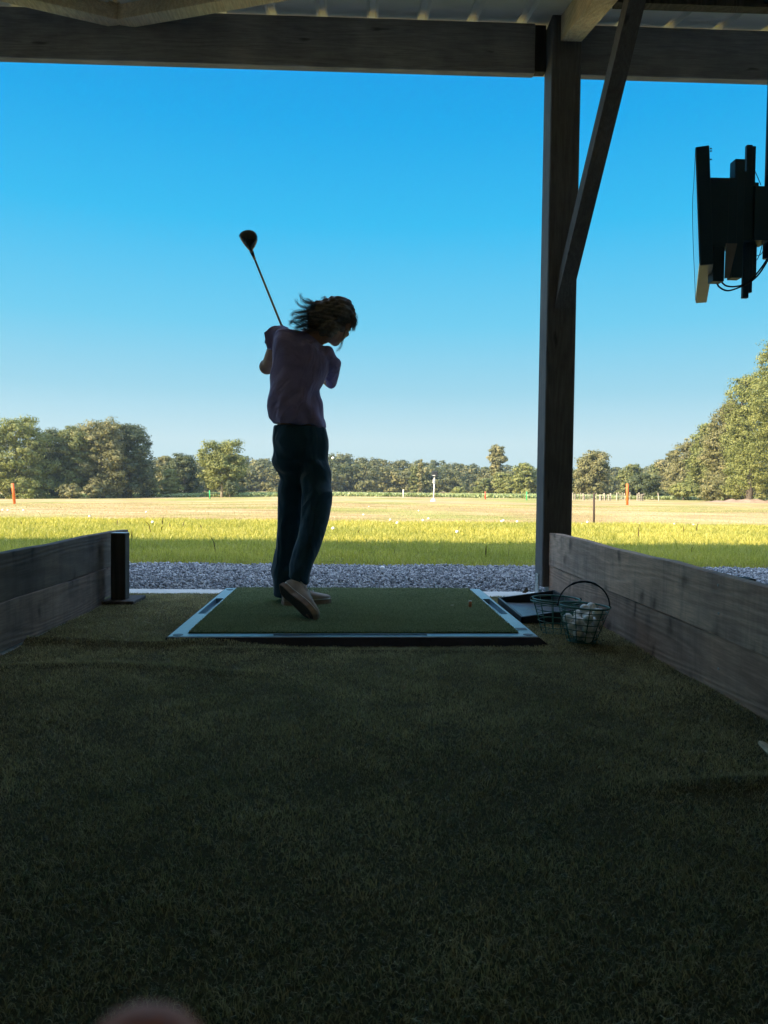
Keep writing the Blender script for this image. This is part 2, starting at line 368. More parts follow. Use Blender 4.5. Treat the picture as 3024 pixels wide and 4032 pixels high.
# near the shelter the lawn is longer and green, soil shows between the stems
ny = nd(nt, 'ShaderNodeMath', operation='MULTIPLY_ADD'); ny.inputs[1].default_value = 1.6; nt.links.new(noi(nt, texmap(nt, (1, 1, 1)), .8, 3), ny.inputs[0]); nt.links.new(sx.outputs[1], ny.inputs[2])
mr = nd(nt, 'ShaderNodeMapRange', i_1=13.2, i_2=14.8); nt.links.new(ny.outputs[0], mr.inputs[0])
soil = ramp(nt, [(.35, (.10, .12, .03)), (.65, (.2, .21, .05))], n3)
col = mixc(nt, mr.outputs[0], soil.outputs[0], col)
finish(nt, out, col, .95, n3, .8, .06, .1); M['field'] = m
m, nt, out = newmat('gravel'); at = nd(nt, 'ShaderNodeAttribute', attribute_name='tint'); r1 = ramp(nt, [(0, (.17, .18, .20)), (.5, (.34, .36, .39)), (1, (.54, .56, .58))], at.outputs['Fac'])
finish(nt, out, r1.outputs[0], .8, noi(nt, texmap(nt, (1, 1, 1)), 120, 3), .4, .004, .35); M['gravel'] = m
M['gravel_bed'] = mottled('gravel bed', (.08, .085, .09), (.22, .22, .22), 60, .95, .8, 60, .02)
M['soil'] = mottled('sandy soil', (.28, .19, .12), (.4, .29, .2), 2, .95, .6, 12, .05)
# foliage
LEAF = {  # per kind of foliage

 'yellow': leafmat('leaf yellow green', (0.095, 0.118, 0.033), (0.205, 0.222, 0.066), (0.350, 0.345, 0.124), .3),
 'mid': leafmat('leaf mid green', (0.068, 0.087, 0.030), (0.143, 0.165, 0.053), (0.285, 0.270, 0.107), .3),
 'olive': leafmat('leaf olive', (0.090, 0.093, 0.040), (0.195, 0.188, 0.074), (0.360, 0.315, 0.149), .3),
 'dark': leafmat('leaf dark green', (0.038, 0.054, 0.023), (0.083, 0.102, 0.041), (0.165, 0.173, 0.074), .25),
 'wood': leafmat('leaf far wood', (0.057, 0.072, 0.033), (0.128, 0.135, 0.058), (0.240, 0.225, 0.099), .25, .6, (.07, (.65, .75, .7), (1.25, 1.15, 1.05)))}

# ------------------------------------------------------------------ setting
gy = np.concatenate([np.linspace(-900, 4, 8), np.linspace(5, 20, 46), np.linspace(20.6, 140, 140), np.linspace(145, 2500, 30)])
gx = np.concatenate([-np.geomspace(60, 1600, 12)[::-1], np.linspace(-58, 58, 118), np.geomspace(60, 1600, 12)])
X, Y = np.meshgrid(gx, gy); Z = gz(X, Y); nx, ny_ = len(gx), len(gy)
V = np.stack([X.ravel(), Y.ravel(), Z.ravel()], 1); ii = np.arange(nx-1)[None]+np.arange(ny_-1)[:, None]*nx; ii = ii.ravel()
gd = link('ground', from_arrays('ground', V, np.stack([ii, ii+1, ii+1+nx, ii+nx], 1), smooth=True), M['field'])
tag(gd, 'mown dry grass field sloping gently away from the shelter', None, kind='structure')
sl = MB().box((-16, -2.1, -.16), (9, 4.885, -.012), .006).build('floor', M['concrete']); tag(sl, 'pale concrete slab edge in front of the turf', kind='structure')

# artificial turf carpet with its creases
def turf_z(x, y):
    w = np.exp(-((y-(3.13-.10*(x+1.0)+.03*np.sin(x*9)))/.035)**2)*ss(-.25, -.7, x)*.024
    w += np.exp(-((y-(2.72+.05*np.sin(x*5)))/.04)**2)*ss(-.1, -.6, x)*.012
    w += np.exp(-((y-3.02)/.025)**2)*ss(-.8, -.5, x)*ss(1.0, .7, x)*.010
    w += np.exp(-((y-(1.62+.05*x))/.03)**2)*ss(.45, .9, x)*.016
    w += .006*np.sin(x*4.1+y*2.3)*np.sin(y*5.3-x)
    return w
tx = np.linspace(-1.35, 1.17, 90); ty = np.linspace(-1.9, 4.6, 240); X, Y = np.meshgrid(tx, ty)
V = np.stack([X.ravel(), Y.ravel(), turf_z(X, Y).ravel()], 1); ii = (np.arange(89)[None]+np.arange(239)[:, None]*90).ravel()
tb = link('turf_base', from_arrays('turf_base', V, np.stack([ii, ii+1, ii+91, ii+90], 1), smooth=True), M['turf_base'])
tag(tb, 'artificial turf carpet covering the bay floor', kind='structure')

def blades(P, hgt, wid, lean, tint, bend=.5, dirv=None):
    """P (n,3) roots -> five-vertex curved blades"""
    n = len(P); a = rng.uniform(0, 2*np.pi, n) if dirv is None else dirv
    side = np.stack([np.cos(a), np.sin(a), np.zeros(n)], 1)*wid[:, None]*.5
    la = rng.uniform(0, 2*np.pi, n); ld = np.stack([np.cos(la), np.sin(la), np.zeros(n)], 1)*(lean*hgt)[:, None]
    up_ = np.array([0, 0, 1.])[None]*hgt[:, None]
    m1 = P+up_*.55+ld*(.55*(1-bend)); tp = P+up_*(1-.25*np.minimum(lean, 1.5))[:, None]+ld
    V = np.stack([P-side, P+side, m1-side*.8, m1+side*.8, tp], 1).reshape(-1, 3)
    b = np.arange(n)[:, None]*5
    T = np.concatenate([b+np.array([[0, 1, 3]]), b+np.array([[0, 3, 2]]), b+np.array([[2, 3, 4]])], 0)
    return V, T, np.repeat(tint, 5)
def clusters(x, y, s, seed=0.):
    return np.sin(x*s+1.3*np.sin(y*s*.7+seed))*np.sin(y*s*.9+1.7*np.sin(x*s*.6-seed))

# turf pile
n = 380000
yy = .55+(4.6-.55)*rng.random(n)**1.35; xx = rng.uniform(-1.35, 1.17, n)
keep = ~((np.abs(xx) < .76) & (yy > 3.13)); keep &= np.abs(xx-.07) < .75*yy+.35
xx, yy = xx[keep], yy[keep]; n = len(xx)
cl = clusters(xx, yy, 14.)+.7*clusters(xx, yy, 37., 2.)
h = (.0085+.005*rng.random(n))*(1+.25*cl); w = .0011+.0006*yy*.6
V, T, t = blades(np.stack([xx, yy, turf_z(xx, yy)-.001], 1), h, w, rng.uniform(.3, 1.5, n), np.clip(.42+.22*rng.standard_normal(n)+.10*cl, 0, 1))
tag(link('turf_pile', from_arrays('turf_pile', V, T, t), M['turf_blade']), 'dark green curly artificial grass pile of the bay floor', 'artificial grass', kind='stuff')

for x0_, x1_ in ((-3.9, -1.42), (1.22, 3.8)):
    tag(MB().box((x0_, -1.9, -.010), (x1_, 4.6, -.002)).build('turf_base', M['turf_next']), 'artificial turf carpet of the neighbouring bay', kind='structure')
# gravel strip
gv = MB().box((-12, 4.9, -.2), (9, 6.62, -.045)).build('gravel_path', M['gravel_bed']); tag(gv, 'strip of loose grey gravel in front of the shelter', kind='structure')
n = 50000
xx = rng.uniform(-4.2, 5., n); yy = rng.uniform(4.9, 6.62, n)
ico = np.array([(0, 0, 1), (.894, 0, .447), (.276, .851, .447), (-.724, .526, .447), (-.724, -.526, .447), (.276, -.851, .447), (.724, .526, -.447), (-.276, .851, -.447), (-.894, 0, -.447), (-.276, -.851, -.447), (.724, -.526, -.447), (0, 0, -1)])
icf = np.array([(0, 1, 2), (0, 2, 3), (0, 3, 4), (0, 4, 5), (0, 5, 1), (1, 6, 2), (2, 7, 3), (3, 8, 4), (4, 9, 5), (5, 10, 1), (2, 6, 7), (3, 7, 8), (4, 8, 9), (5, 9, 10), (1, 10, 6), (6, 11, 7), (7, 11, 8), (8, 11, 9), (9, 11, 10), (10, 11, 6)])
S = rng.uniform(.006, .0135, n); A = S[:, None]*rng.uniform(.55, 1.25, (n, 3)); ang = rng.uniform(0, 6.28, n)
L = ico[None]*A[:, None]*rng.uniform(.72, 1.2, (n, 12, 1))
tl = rng.uniform(-.8, .8, n); c, s_ = np.cos(tl)[:, None], np.sin(tl)[:, None]
L = np.stack([L[..., 0]*c+L[..., 2]*s_, L[..., 1], -L[..., 0]*s_+L[..., 2]*c], 2)
c, s_ = np.cos(ang)[:, None], np.sin(ang)[:, None]
L = np.stack([L[..., 0]*c-L[..., 1]*s_, L[..., 0]*s_+L[..., 1]*c, L[..., 2]], 2)
zz = -.040+.016*rng.random(n)+.006*clusters(xx, yy, 6.)
L += np.stack([xx, yy, zz], 1)[:, None]
T = (icf[None]+(np.arange(n)*12)[:, None, None]).reshape(-1, 3)
tag(link('gravel_stones', from_arrays('gravel_stones', L.reshape(-1, 3), T, np.repeat(rng.random(n)**1.4, 12)), M['gravel']), 'loose grey stones of the gravel strip', 'gravel', kind='stuff')

# long grass
def lawn(name, n, x0f, y0, y1, hf, wf, tintm, mat, label, cat, lean=.7, ypow=1., edge=0.):
    yy = y0+(y1-y0)*rng.random(n)**ypow; xx = rng.uniform(-1, 1, n)*(x0f*yy+1.2)+.03*yy
    if edge:
        yy = yy+np.where(yy < y0+.5, 0, 0)
        k = yy > y0+edge*(.5+.5*clusters(xx*0+xx, xx*0, 4.))+edge*rng.random(n)*.6; xx, yy = xx[k], yy[k]
    n = len(xx); cl = clusters(xx, yy, 2.3)+.6*clusters(xx, yy, 7.1, 1.)
    h = hf[0]+hf[1]*rng.random(n)**2; h = h*(1+.22*cl); w = wf*(.6+.8*rng.random(n))*(yy/8.)
    V, T, t = blades(np.stack([xx, yy, gz(xx, yy)], 1), h, w, rng.uniform(.15, lean, n), np.clip(tintm+.2*rng.standard_normal(n)+.07*cl, 0, 1))
    tag(link(name, from_arrays(name, V, T, t), mat), label, cat, kind='stuff')
lawn('long_grass', 230000, .62, 6.5, 14.2, (.035, .065), .0050, .48, M['grass_blade'], 'long green grass between the gravel and the mown field', 'grass', 1.1, .95, .25)
lawn('grass_stems', 420, .56, 6.6, 12.5, (.13, .12), .006, .35, M['grass_blade'], 'taller weed stems standing up out of the long grass', 'grass', .8)
lawn('mown_grass', 60000, .56, 13.6, 46, (.008, .016), .006, .55, M['dry_blade'], 'short dry stubble of the mown field', 'grass', 1.6, 1.6)

lawn('dock_stalks', 46, .56, 7.2, 13, (.10, .12), .012, .2, M['dock'], 'brown weed stalks dotted through the long grass', 'weeds', .5)
lawn('grass_edge', 9000, .56, 6.42, 6.95, (.02, .05), .005, .4, M['dry_blade'], 'brown dead grass along the gravel edge', 'grass', 1.4)
# crop strip beyond the field
n = 60000
cx = rng.uniform(-75, 75, n); cy = 119+np.floor(rng.random(n)*22)*.8+rng.normal(0, .12, n)+.02*cx
cz = gz(cx, cy)+.45*rng.random(n)**.6
a = rng.normal(0, 1, (n, 3)); a /= np.linalg.norm(a, axis=1)[:, None]; b = np.cross(a, rng.normal(0, 1, (n, 3))); b /= np.linalg.norm(b, axis=1)[:, None]
P = np.stack([cx, cy, cz], 1); s_ = rng.uniform(.09, .2, n)[:, None]
V = np.stack([P-a*s_-b*s_, P+a*s_-b*s_, P+a*s_+b*s_, P-a*s_+b*s_], 1).reshape(-1, 3)
T = np.arange(n*4).reshape(-1, 4)
tag(link('crop_field', from_arrays('crop_field', V, T, np.repeat(np.clip(.5+.25*rng.standard_normal(n), 0, 1), 4)), M['crop_leaf']), 'low green crop rows beyond the dry field', 'crops', kind='stuff')

# ------------------------------------------------------------------ shelter
sh = thing('range_shelter', (1.215, 4.74, -.012), 'open timber shelter with a heavy post, header beam and ribbed metal roof', 'shelter')
SL = .25
def wob(mb, amp=.004, sc=1.3):
    out = []
    for v in mb.v:
        q = mnoise.noise_vector(Vector(v)*sc); out.append((v[0]+q[0]*amp, v[1]+q[1]*amp, v[2]+q[2]*amp))
    mb.v = out; return mb
ptop = 3.48
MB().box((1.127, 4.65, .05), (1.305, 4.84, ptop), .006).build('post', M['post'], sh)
br = MB().box((1.14, 4.66, -.012), (1.29, 4.83, -.004)); br.box((1.1215, 4.73, .02), (1.1265, 4.80, .118)); br.box((1.1215, 4.72, -.012), (1.145, 4.81, .02)); br.box((1.18, 4.70, -.004), (1.25, 4.79, .05))
bk = br.build('post_bracket', M['galv'], sh)
hb = MB()
for (yy_, zz_) in ((4.745, .104), (4.765, .108), (4.785, .100), (4.75, .085), (4.78, .078), (4.745, .06), (4.785, .058), (4.765, .045)):
    hb.ball((1.1213, yy_, zz_), (.0012, .0035, .0035), 8, 4)
hb.build('bolt', M['tray'], bk)
bz0, bz1 = 3.2, 3.5
zl = lambda x: .0
for x0, x1, d0, d1 in ((-15.5, 1.055, -.02, 0.0), (1.31, 9, 0., 0.)):
    mb = MB(); 
    mb.obox(((x0+x1)/2, 4.815, (bz0+bz1)/2), ((x1-x0)/2, 0, 0), (0, .03, 0), (0, 0, (bz1-bz0)/2), .004)
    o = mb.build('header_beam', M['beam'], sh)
MB().box((1.056, 4.80, bz0+.02), (1.126, 4.86, bz1), .003).build('beam_end_block', M['post_dark'], sh)
def rafter_z(y): return 3.32+SL*(y-4.65)
for rx in (-8.9, -6.4, -3.9, 1.178, 3.75, 6.3):
    mb = MB(); n_ = 24; rs = []
    for y in np.linspace(-1.95, 5.42, n_):
        z = rafter_z(y); rs.append([(rx, y, z), (rx+.123, y, z), (rx+.123, y, z+.148), (rx, y, z+.148)])
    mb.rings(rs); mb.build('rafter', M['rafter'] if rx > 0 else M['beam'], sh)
# knee brace
mb = MB(); pts = [(1.812, 4.62), (3.16, 3.985)]
A0 = np.array([1.335, 4.60, 1.98]); A1 = np.array([1.385, 3.62, 3.06])
A0 = U(1.8228*1229, 1.8228*585, y=4.60); A1 = U(1900+885/1.476, 0, y=4.02)
D = (A1-A0)/np.linalg.norm(A1-A0); A1 = A1+D*.12
sdx = np.array([1., 0, 0])-D*D[0]; sdx /= np.linalg.norm(sdx); nn = np.cross(D, sdx)
hb_ = [sdx*-.044-nn*.05, sdx*.044-nn*.05, sdx*.044+nn*.05, sdx*-.044+nn*.05]
q0 = [A0+h for h in hb_]; q1 = [A1+h for h in hb_]
q0 = [p-D*((p[1]-4.646)/D[1]) for p in q0]     # foot cut plumb against the post
mb.rings([q0, q1]); mb.build('knee_brace', M['post'], sh)
# V of wind braces under the roof on the left
for (p, q) in ((U(470, 98, y=4.78), U(940, -12, y=4.36)), (U(470, 98, y=4.78), U(-20, -2, y=4.36))):
    p = np.array(p); q = np.array(q); q[2] = p[2]+SL*(q[1]-p[1])*1.0; q = p+(q-p)*1.6
    D = q-p; L_ = np.linalg.norm(D); D /= L_; side = np.cross(D, (0, 0, 1.)); side /= np.linalg.norm(side); upv = np.cross(side, D)
    MB().obox(p+D*L_/2+upv*.05, side*.05, upv*.05, D*L_/2, .003).build('wind_brace', M['rafter'], sh)
# ribbed roof sheet with real thickness
def roof_z(y): return rafter_z(y)+.15
prof = []
x = -15.8; 
while x < 9.2:
    prof += [(x, 0), (x+.235, 0), (x+.252, .024), (x+.288, .024)]; x += .305
prof = [(px_+.03, pz_) for px_, pz_ in prof]
mb = MB(); P0 = []; 
for y in (-2.1, 1.0, 3.4, 5.45): P0.append([(a, y, roof_z(y)+.002+b) for a, b in prof])
n_ = len(prof)
top = [[(a, y, z+.0025) for a, y, z in r] for r in P0]
vs = [p for r in P0 for p in r]+[p for r in top for p in r]; fs = []; K = 4*n_
for a in range(3):
    for i in range(n_-1):
        fs.append((a*n_+i, (a+1)*n_+i, (a+1)*n_+i+1, a*n_+i+1)); fs.append((K+a*n_+i, K+a*n_+i+1, K+(a+1)*n_+i+1, K+(a+1)*n_+i))
for i in range(n_-1):
    fs.append((i, i+1, K+i+1, K+i)); fs.append((3*n_+i, K+3*n_+i, K+3*n_+i+1, 3*n_+i+1))
mb.add(vs, fs).build('roof_sheet', M['roof'], sh)
# purlin seen at the top right corner
MB().box((1.36, 4.20, rafter_z(4.2)+.07), (8.9, 4.26, rafter_z(4.2)+.147)).build('purlin', M['post_dark'], sh)
# back and end walls (behind the camera and far along the row)
bw = MB()
for k in range(14): bw.box((-15.8, -2.06, -.01+k*.13), (9.1, -2.02, -.01+k*.13+.125))
bw.build('back_wall', M['plank_dark'], sh)
for ex in (-15.8, 9.02):
    ew = MB(); n_ = 18
    for k in range(n_):
        y0 = -2.0+k*(6.8/n_); y1 = y0+6.8/n_-.004; z1 = rafter_z((y0+y1)/2)+.1
        ew.box((ex, y0, -.01), (ex+.04, y1, z1))
    ew.build('end_wall', M['plank_dark'], sh)
for px_ in (-1.42-2.6, -1.42-5.1): MB().box((px_, 4.65, -.01), (px_+.178, 4.84, 3.48), .006).build('post', M['post'], sh)
MB().box((3.75, 4.65, -.01), (3.93, 4.84, 3.48), .006).build('post', M['post'], sh)

# ------------------------------------------------------------------ bay dividers
rd = thing('bay_divider', (1.18, 2.4, 0), 'low divider of two weathered planks with knots, fixed to the tall post', 'partition', 'plank bay dividers')
def plank(x, y0, y1, z0, z1, th, mat, par, sag=.003):
    mb = MB(); rs = []; n_ = 30
    for i in range(n_):
        y = y0+(y1-y0)*i/(n_-1); w = sag*math.sin(i*1.1+z0*20)+sag*.7*math.sin(i*2.7+z0*9)
        rs.append([(x, y, z0+w*.5), (x+th, y, z0+w*.5), (x+th, y, z1+w), (x+th*.85, y, z1+w+.003), (x+th*.15, y, z1+w+.003), (x, y, z1+w)])
    mb.rings(rs); return mb.build('plank', mat, par)
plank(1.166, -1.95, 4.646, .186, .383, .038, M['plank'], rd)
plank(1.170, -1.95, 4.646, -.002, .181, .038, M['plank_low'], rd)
for sy_, sz_ in ((4.60, .24), (4.60, .33), (4.59, .06), (2.43, .26), (2.44, .35), (2.43, .08)): MB().tube([(1.1665 if sz_ > .18 else 1.1705, sy_, sz_), (1.1640 if sz_ > .18 else 1.168, sy_, sz_)], .0045, 8).build('screw', M['galv'], rd)
for y in (.2, 2.4): MB().box((1.206, y, 0), (1.27, y+.07, .375), .003).build('stake_post', M['post_dark'], rd)
ld = thing('bay_divider', (-1.40, 2.4, 0), 'low divider of dark stained planks ending in a dark square post on a foot board', 'partition', 'plank bay dividers')
plank(-1.41, -1.95, 4.64, .190, .378, .038, M['plank_dark'], ld)
plank(-1.406, -1.95, 4.20, -.002, .184, .038, M['plank_dlow'], ld)
plank(-1.406, 4.20, 4.64, .03, .184, .038, M['plank_dlow'], ld)
MB().box((-1.328, 4.175, .026), (-1.249, 4.25, .383), .003).build('end_post', M['post_dark'], ld)
MB().box((-1.329, 4.173, .3835), (-1.248, 4.252, .386)).build('post_cap', M['galv'], ld)
MB().box((-1.36, 4.12, .004), (-1.19, 4.36, .025), .003).build('foot_board', M['board'], ld)

# ------------------------------------------------------------------ hitting mat
hm = thing('hitting_mat', (0, 3.9, 0), 'square green hitting mat set in a grey rubber frame with slots', 'mat')
rot = .010
def mp(x, y, z):   # mat local -> world
    return (x*math.cos(rot)-y*math.sin(rot)-.012, 3.895+x*math.sin(rot)*3+y*math.cos(rot)-.01, z)
def quad_frame(mb, o, i, z):  # flat ring between outer and inner rectangle
    pass
fr = MB(); zo = .036; xo, y0_, y1_ = .762, -.735, .735; xi, yi0, yi1 = .698, -.672, .718
# bevelled rim: outer foot -> outer top -> inner top -> inner bottom
def rect(hx, ya, yb, z): return [mp(-hx, ya, z), mp(hx, ya, z), mp(hx, yb, z), mp(-hx, yb, z)]
fr.rings([rect(xo+.0035, y0_-.0025, y1_, zo-.0035), rect(xo-.002, y0_+.003, y1_-.004, zo)], cap=False)
MB().rings([rect(xo+.045, y0_-.035, y1_+.03, .001), rect(xo+.004, y0_-.003, y1_, zo-.004)], cap=False).build('shaded_bevel', M['skirt'], hm)  # sloping bevel of the frame, its shade put into the dark colour
# top surface with real slots
def toprect(x0, x1, ya, yb, holes, along):
    hs = sorted(holes); cur = (x0 if along == 'x' else ya)
    end = (x1 if along == 'x' else yb)
    for (a, b) in hs+[(end, end)]:
        if along == 'x':
            fr.add([mp(cur, ya, zo), mp(a, ya, zo), mp(a, yb, zo), mp(cur, yb, zo)], [(0, 1, 2, 3)])
            if b > a:
                for (q0, q1) in ((ya, ya+.014), (yb-.014, yb)): fr.add([mp(a, q0, zo), mp(b, q0, zo), mp(b, q1, zo), mp(a, q1, zo)], [(0, 1, 2, 3)])
                p = [(a, ya+.014), (b, ya+.014), (b, yb-.014), (a, yb-.014)]
        else:
            fr.add([mp(x0, cur, zo), mp(x1, cur, zo), mp(x1, a, zo), mp(x0, a, zo)], [(0, 1, 2, 3)])
            if b > a:
                for (q0, q1) in ((x0, x0+.011), (x1-.011, x1)): fr.add([mp(q0, a, zo), mp(q1, a, zo), mp(q1, b, zo), mp(q0, b, zo)], [(0, 1, 2, 3)])
                p = [(x0+.011, a), (x1-.011, a), (x1-.011, b), (x0+.011, b)]
        if b > a:
            zb = .008
            tp_ = [mp(q[0], q[1], zo) for q in p]; bt = [mp(q[0], q[1], zb) for q in p]
            fr.add(tp_+bt, [(0, 4, 5, 1), (1, 5, 6, 2), (2, 6, 7, 3), (3, 7, 4, 0), (4, 7, 6, 5)])
        cur = b
e = .002
toprect(-xo+e, -xi, y0_+.003, y1_-.004, [(-.18, .32)], 'y')
toprect(xi, xo-e, y0_+.003, y1_-.004, [(-.18, .32)], 'y')
toprect(-xi, xi, y0_+.003, yi0, [(-.34, .30)], 'x')
toprect(-xi, xi, yi1, y1_-.004, [], 'x')
fr.rings([rect(xi, yi0, yi1, .010), rect(xi, yi0, yi1, zo)], cap=False)
frame_o = fr.build('rubber_frame', M['rubber'], hm)
for sx_, sy_ in ((-1, -.700), (1, -.700), (-1, .66)): MB().tube([mp(sx_*.728, sy_, zo-.001), mp(sx_*.728, sy_, zo+.0012)], .021, 20).build('hole_disc', M['tray'], hm)  # dark discs laid on top, standing in for the shade of corner holes
rc = MB().add([mp(.706, -.60, zo+.001), mp(.75, -.60, zo+.001), mp(.75, -.545, zo+.001), mp(.706, -.545, zo+.001)], [(0, 1, 2, 3)]); rc.build('recess_pad', M['tray'], hm)
ts = MB(); nx_, ny2 = 60, 60; vs = []
for j in range(ny2+1):
    for i in range(nx_+1):
        a = -xi+.006+(2*xi-.012)*i/nx_; b = yi0+.006+(yi1-yi0-.012)*j/ny2
        vs.append(mp(a, b, .040+.0012*math.sin(a*9+b*5)+.0008*random.random()))
fs = [(j*(nx_+1)+i, j*(nx_+1)+i+1, (j+1)*(nx_+1)+i+1, (j+1)*(nx_+1)+i) for j in range(ny2) for i in range(nx_)]
b0 = len(vs); 
ts.add(vs, fs)
ring0 = [(-xi+.006, yi0+.006), (xi-.006, yi0+.006), (xi-.006, yi1-.006), (-xi+.006, yi1-.006)]
ts.rings([[mp(a, b, .009) for a, b in ring0], [mp(a, b, .0395) for a, b in ring0]], cap=False)
ts.build('turf_surface', M['mat_turf'], hm)
n = 150000
a = rng.uniform(-xi+.005, xi-.005, n); b = rng.uniform(yi0+.005, yi1-.005, n); w_ = np.array(mp(0, 0, 0))
xs = a*math.cos(rot)-b*math.sin(rot)-.012; ys = 3.895+a*math.sin(rot)*3+b*math.cos(rot)-.01
cl = clusters(xs, ys*3, 9.)
V, T, t = blades(np.stack([xs, ys, np.full(n, .0395)], 1), .006+.004*rng.random(n), np.full(n, .0026), rng.uniform(.2, 1.1, n), np.clip(.5+.25*rng.standard_normal(n)+.06*cl, 0, 1))
V = V-np.array(wloc(hm))[None]
M['mat_blade'] = leafmat('mat blade', (.17, .22, .15), (.32, .36, .25), (.46, .48, .35), .2, .6)
pf = link('turf_fibre', from_arrays('turf_fibre', V, T, t), M['mat_blade'], hm); pf['kind'] = 'stuff'

tee = thing('golf_tee', (.578, 3.90, .041), 'short orange rubber tee with a white rim standing on the mat', 'tee')
MB().tube([(.578, 3.90, .040), (.578, 3.90, .070)], [.0085, .0078], 16).build('tee_tube', M['tee'], tee, True)
MB().tube([(.578, 3.90, .0705), (.578, 3.90, .075)], [.0078, .0076], 16).build('tee_rim', M['teetop'], tee, True)
fg = U(1781, 2383, z=.045)
tag(MB().obox(fg, (.008, .003, 0), (-.001, .003, 0), (0, 0, .002)).build('tee_fragment', M['teetop']), 'tiny broken white scrap of tee lying on the mat', 'tee scrap')

# ------------------------------------------------------------------ ball tray
tr = thing('ball_tray', (.93, 3.95, 0), 'black rubber ball tray with walls rising towards the planks', 'tray')
def trz(x): return .036+(x-.79)/(1.10-.79)*.044
def wallseg(mb, p, q, th, zb, zp, zq):
    p = np.array(p); q = np.array(q); d = q-p; nrm = np.array([-d[1], d[0]])/np.linalg.norm(d)*th
    v = [(*p, zb), (*q, zb), (*(q+nrm), zb), (*(p+nrm), zb), (*p, zp), (*q, zq), (*(q+nrm), zq), (*(p+nrm), zp)]
    mb.add(v, [(0, 3, 2, 1), (4, 5, 6, 7), (0, 1, 5, 4), (1, 2, 6, 5), (2, 3, 7, 6), (3, 0, 4, 7)])
fl = MB().box((.795, 3.655, .004), (1.105, 4.275, .012)); fl.build('tray_floor', M['tray_floor'], tr)
for p, q in (((.79, 3.65), (1.11, 3.65)), ((1.11, 3.65), (1.11, 4.28)), ((1.11, 4.28), (.79, 4.28)), ((.79, 4.28), (.79, 3.65))):
    mb = MB(); wallseg(mb, p, q, .012, .0025, trz(p[0]), trz(q[0])); mb.build('tray_wall', M['tray'], tr)

# ------------------------------------------------------------------ ball baskets
def basket(cx, cy, tilt, label, handle_up, seed):
    t = thing('ball_basket', (cx, cy, .002), label, 'basket', 'green wire ball baskets')
    rb, rt_, hh = .058, .106, .152
    def bp(a, u, r=None):
        rr_ = (rb+(rt_-rb)*u) if r is None else r
        x, y, z = rr_*math.cos(a), rr_*math.sin(a), u*hh
        return (cx+x*math.cos(tilt)+z*math.sin(tilt), cy+y, .004+rb*abs(math.sin(tilt))+z*math.cos(tilt)-x*math.sin(tilt))
    circ = lambda u, r=None, n=40: [bp(2*math.pi*k/n, u, r) for k in range(n+1)]
    MB().tube(circ(1.0), .0042, 8, cap=False).build('rim', M['basket'], t, True)
    cg = MB()
    for u in (.02, .19, .36, .53, .70, .87): cg.tube(circ(u), .0019, 6, cap=False)
    for k in range(11):
        a = 2*math.pi*k/11+seed; cg.tube([bp(a, u) for u in np.linspace(0, 1, 5)], .0019, 6)
    for k in range(4):
        a = math.pi*k/4; cg.tube([bp(a, .01), bp(a+math.pi, .01)], .0018, 6)
    for r in (.02, .04): cg.tube(circ(.01, r, 20), .0017, 5, cap=False)
    cg.build('wire_cage', M['basket'], t, True)
    h_ = MB(); R_ = rt_+.004
    if handle_up:
        pts = []; rad = []
        for k in range(33):
            a = math.pi*k/32; x = R_*math.cos(a); z = math.sin(a)*.102
            x2 = x; pts.append((cx+x2*math.cos(tilt)+(hh+z)*math.sin(tilt), cy+.004*math.sin(a), .008+(hh+z)*math.cos(tilt)-x2*math.sin(tilt)))
            g = 1 if 11 <= k <= 21 else 0
            rad.append(.0032+g*(.0016+.0009*math.sin(k*2.2)))
        h_.tube(pts, rad, 8)
    else:
        pts = [bp(math.pi*k/24+math.pi*1.0, 1., R_+.004) for k in range(25)]; pts = [(p[0], p[1]-.003, p[2]-.008) for p in pts]; h_.tube(pts, .0038, 8)
    h_.build('handle', M['handle'] if handle_up else M['basket'], t, True)
    for a in (0, math.pi): MB().ball(bp(a, 1., R_+.001), .007, 8, 6).build('hinge', M['handle'], t, True)
    return t, bp
b1, bp1 = basket(.952, 3.215, R(3.2), 'green wire basket with raised handle, half filled with white golf balls', True, .1)
b2, bp2 = basket(.893, 3.425, R(1.0), 'empty green wire basket with its handle folded down, behind the full basket', False, .35)

# golf balls
BR = .02135
def ball_mesh():
    return MB().ball((0, 0, 0), BR, 24, 16).mesh('golf_ball', smooth=True)
bme = ball_mesh(); bme.materials.append(M['ball'])
def golf_ball(p, label, group=None, r=None):
    o = bpy.data.objects.new('golf_ball', bme); o.location = Vector([float(c) for c in p]); o.rotation_euler = (random.random()*6, random.random()*6, 0)
    COL.objects.link(o); return tag(o, label, 'golf ball', group)
def deposit(nb):
    r_ = np.random.default_rng(5); pos = []; til = R(3.2)
    for k in range(nb):
        best = None
        for _ in range(500):
            a = r_.uniform(0, 2*math.pi); q = .082*math.sqrt(r_.random()); x, y = q*math.cos(a), q*math.sin(a)
            z = BR+.004
            for p in pos:
                d2 = (x-p[0])**2+(y-p[1])**2
                if d2 < (2*BR)**2: z = max(z, p[2]+math.sqrt((2*BR)**2-d2))
            # wall of the cone: radius available at this height
            need = (q+BR*1.04+.002-.058)/(.106-.058)*.152
            z = max(z, need)
            cost = z-x*.34+r_.random()*.004
            if z < .152 and (best is None or cost < best[0]): best = (cost, (x, y, z))
        if best: pos.append(best[1])
    return pos
til = R(3.2)
for x, y, z in deposit(26):
    golf_ball((.952+x*math.cos(til)+z*math.sin(til), 3.215+y, .006+z*math.cos(til)-x*math.sin(til)), 'white golf ball lying in the half filled wire basket', 'golf balls in the basket')
p = U(1506, 2239, z=-.01); golf_ball((p[0], p[1], -.008), 'white golf ball lying on the grey gravel')
